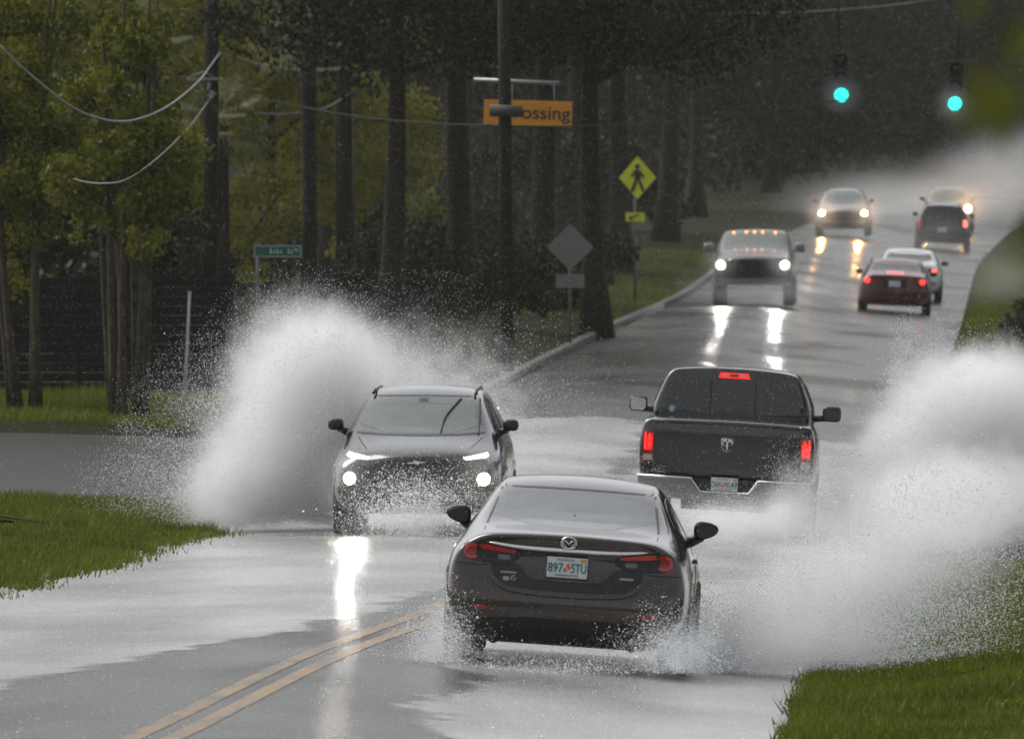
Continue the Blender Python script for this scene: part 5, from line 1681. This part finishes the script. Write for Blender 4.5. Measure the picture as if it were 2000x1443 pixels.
# churned water round the sedan's wheels
B = [(.80, .1, .18, .40, .8, .40, .9), (-.86, .1, .25, .32, .9, .52, .9), (0, .1, .05, .9, .6, .2, .6), (-1.0, -.2, .1, .45, .8, .3, .6), (1.0, -.2, .12, .5, .8, .4, .7), (0, -.6, .02, 1.3, .7, .12, .7)]
splash('wheel_spray', 'low grey spray churned up round the rear wheels of the bronze sedan', (-3.53, 107.5, gz(-3.53, 107.5)), B, 2.2, 26000, .0018, 6, .9, 1.4, 1.0, sig=.45,
       extra=[jets(9000, 60, (15, 165), (.15, .75), .2, .05, (.90, -.2, .02)), jets(7000, 50, (30, 155), (.15, .7), .2, .05, (-.92, -.1, .02))])
# spray hanging behind the pickup
B = [(0, 0, .18, 1.2, 2.0, .5, .8), (-.9, .6, .3, .45, 1.8, .65, .7), (.9, .6, .4, .6, 1.8, .8, 1.0), (.3, -1.5, .15, 1.3, 2.4, .45, .6)]
splash('wheel_spray', 'low mist of spray under the rear bumper of the black pickup truck', (-3.5, 162.6, gz(-3.5, 162.6)), B, 4.5, 30000, .0022, 4, .8, 1.4, 1.0)
# water bursting in front of the SUV grille
B = [(0, 0, .22, .9, .8, .42, .6), (-.3, .1, .12, 1.3, 1.0, .25, .6), (.8, .2, .2, .5, 1.0, .5, .5)]
n2 = 15000
ex = np.stack([rng.normal(0.02, .40, n2), rng.normal(0, .18, n2) - .05, np.abs(rng.normal(.28, .24, n2))], 1)
splash('wheel_spray', 'glittering burst of drops across the grille of the black SUV', (-6.62, 154.0, gz(-6.62, 154)), B, .7, 4000, .0022, 6, .8, 1.2, 1.0, extra=[ex, jets(7000, 60, (15, 165), (.2, .95), .2, .02, (0, -.1, .02))], sig=.5)


def mist(label, loc, blobs, dens, nscale=.35, namp=.5, edge=.8, step=.5):
    m = vol_mat('road_mist', blobs, dens, nscale, namp, (.96, .97, .98), .2, edge, step, 2)
    o = hull_obj('road_mist', blobs, m, loc, -.8)
    o['kind'] = 'stuff'
    return tag(o, label, 'mist')


mist('pale mist of tyre spray hanging over the far right of the road', (-2.5, 535, gz(-2.5, 535)), [(-2, 0, 1.2, 6, 28, 2.2, .8), (2.2, -8, 1.6, 4.5, 26, 2.4, .9), (2.0, 10, 3.0, 4, 24, 1.8, .7), (-4, 10, .8, 6, 26, 1.4, .6)], .042)
mist('spray mist trailing right of the dark red sedan', (-2.2, 375, gz(-2.2, 375)), [(.9, 0, .6, 1.7, 12, 1.1, .9), (1.9, 6, .8, 1.5, 14, 1.1, .8), (-1.2, 14, .4, 2.2, 12, .8, .6), (1.2, 30, .9, 2.0, 22, 1.2, .6)], .022)
mist('spray mist drifting round the wheels of the oncoming pickup', (-6.5, 345, gz(-6.5, 345)), [(0, 0, .35, 2.2, 9, .6, .7), (1.6, 8, .4, 1.8, 12, .7, .6), (-1.8, 6, .5, 1.2, 10, .8, .4)], .10)
mist('thin rain veil hanging in front of the shaded wood', (-14, 352, gz(-14, 352)), [(0, 0, 1.5, 9, 38, 4, .9), (-8, 12, 2.5, 9, 38, 4, .9)], .0022, .15)
mist('rain mist thickening over the far part of the road', (-4.6, 432, gz(-4.6, 432)), [(0, 0, .6, 6.5, 44, 1.9, 1.0)], .013, .3)
mist('thin mist over the flooded dip between the SUV and the pickup', (-5.2, 182, gz(-5.2, 182)), [(-.6, 0, .3, 2.6, 12, .7, .7), (-1.6, -6, .5, 1.6, 10, .8, .6)], .05)

mist('mist added in the beams of the oncoming pickup for lamp glow', (-6.75, 347.5, gz(-6.75, 347)), [(-.78, 0, 1.0, .7, 2.2, .7, 1.0), (.78, 0, 1.0, .7, 2.2, .7, 1.0)], .07, 1.5, .2, .8, .3)  # local mist blobs added so the headlamps get a glow
mist('mist added in the beams of the far oncoming grey car for warm glow', (-6.2, 480.5, gz(-6.2, 480)), [(-.73, 0, .85, .9, 2.2, .9, 1.0), (.73, 0, .85, .9, 2.2, .9, 1.0)], .24, 1.5, .2, .8, .3)  # added blobs that spread the yellow lamps into halos
mist('mist added in the beam of the farthest car for warm glow', (X6, 518, gz(X6, 518)), [(.73, 0, .95, 1.1, 2.2, 1.1, 1.0)], .30, 1.5, .2, .8, .3)  # added blob that widens the single lamp's glow
for px, py in ((1643, 186), (1865, 203)):
    mist('mist added for a lit halo round the %s green signal' % ('nearer-centre' if px < 1700 else 'verge-side'), (at(px, 28000 / 300), 299.3, zpx(py, 300)), [(0, 0, 0, .6, .6, .6, 1.0)], .8, 2, .1, .9, .25)  # mist ball added to make the signal's halo
mist('mist added before the headlamps of the black SUV for lamp glow', (-6.62, 153.6, gz(-6.62, 153.6)), [(-.73, 0, .66, .5, 1.1, .5, 1.0), (.73, 0, .66, .5, 1.1, .5, 1.0)], .09, 2, .2, .8, .25)  # small blobs added for the glow at each headlamp
n = 36000
x = rng.uniform(-9.4, -1.65, n); y = 88 + 120 * rng.random(n) ** 1.3
z = np.array([gz(a, b) for a, b in zip(x, y)]) + .004 + np.abs(rng.normal(0, .022, n))
o = points_obj('rain_splash', np.stack([x, y, z], 1), 0.0013 * rng.lognormal(0, .5, n), M_DROP, None)
tag(o, 'tiny crowns of rain hitting the flooded road', 'rain splashes', kind='stuff')

# falling rain
n = 70000
y = rng.uniform(85, 240, n)
half = y / 28
x = -y * math.tan(R(2.067)) + rng.uniform(-1, 1, n) * half * 1.05
z = CAM_Z - .9 * y / 56 + rng.uniform(-1, 1, n) * y / 56 * 1.5
keep_ = np.array([zz > gz(a, b) + .1 for a, b, zz in zip(x, y, z)])
P = np.stack([x, y, z], 1)[keep_]
d = np.tile(np.array([[.10, 0, -.995]]), (len(P), 1))
me = drops_mesh('rain', P, (.0004 * rng.uniform(.6, 1.5, len(P))).astype(np.float32), M_DROP, (d, 14))
o = link(bpy.data.objects.new('rain', me)); tag(o, 'fine rain falling over the whole road', 'rain', kind='stuff')

# ------------------------------------------------------------------ blurred twig close to the camera, top right
M_NEARLEAF = leaf_mat('near_leaf', (.05, .07, .01), (.09, .11, .014), (.13, .13, .02), .45)
tr = empty('roadside_tree', (3.2, 19, ground_z(3.2, 19)), 'near roadside tree whose blurred leaves hang in at the right edge', 'tree')
zt = 5.2 - tr.location.z
tube('trunk', [(0, 0, 0), (.1, 0, 2.5), (-.1, .1, 5), (.1, 0, 8)], [.22, .18, .14, .05], M_BARK, tr, 10)
tube('branch', [(-.05, .1, zt - .6), (-1.4, .2, zt + .1), (-2.6, .3, zt + .05), (-3.1, .2, zt - .5)], [.05, .03, .015, .006], M_BARK, tr, 6)
V = []; F = []
def leafq(p, s, dr):
    a = Vector(dr).normalized(); b = a.cross(Vector((random.uniform(-1, 1), random.uniform(-1, 1), random.uniform(-1, 1)))).normalized()
    i = len(V)
    V.extend([p - a * s, p + b * s * .45, p + a * s, p - b * s * .45]); F.append((i, i + 1, i + 2, i + 3))
for _ in range(26):
    Yl = random.uniform(15, 19); sl = 28000 / Yl
    px = random.uniform(1890, 2150); py = random.uniform(-120, 330) * (1 if px > 1930 else .8)
    leafq(Vector(((px - 2010) / sl - 3.2, Yl - 19, CAM_Z - (py - 240) / sl - tr.location.z)), random.uniform(.025, .04), (random.uniform(-1, .3), random.uniform(-.3, .3), -1))
for px, py in ((2005, 430), (2012, 470), (1992, 452), (2030, 400), (2035, 500), (1985, 470), (1998, 420), (2015, 500), (2000, 485), (2022, 440)):
    Yl = 26; sl = 28000 / Yl
    leafq(Vector(((px - 2010) / sl - 3.2, Yl - 19, CAM_Z - (py - 240) / sl - tr.location.z)), .034, (random.uniform(-1, .3), random.uniform(-.3, .3), -1))
o = mesh_obj('leaves', V, F, M_NEARLEAF, tr, smooth=False); o['kind'] = 'stuff'
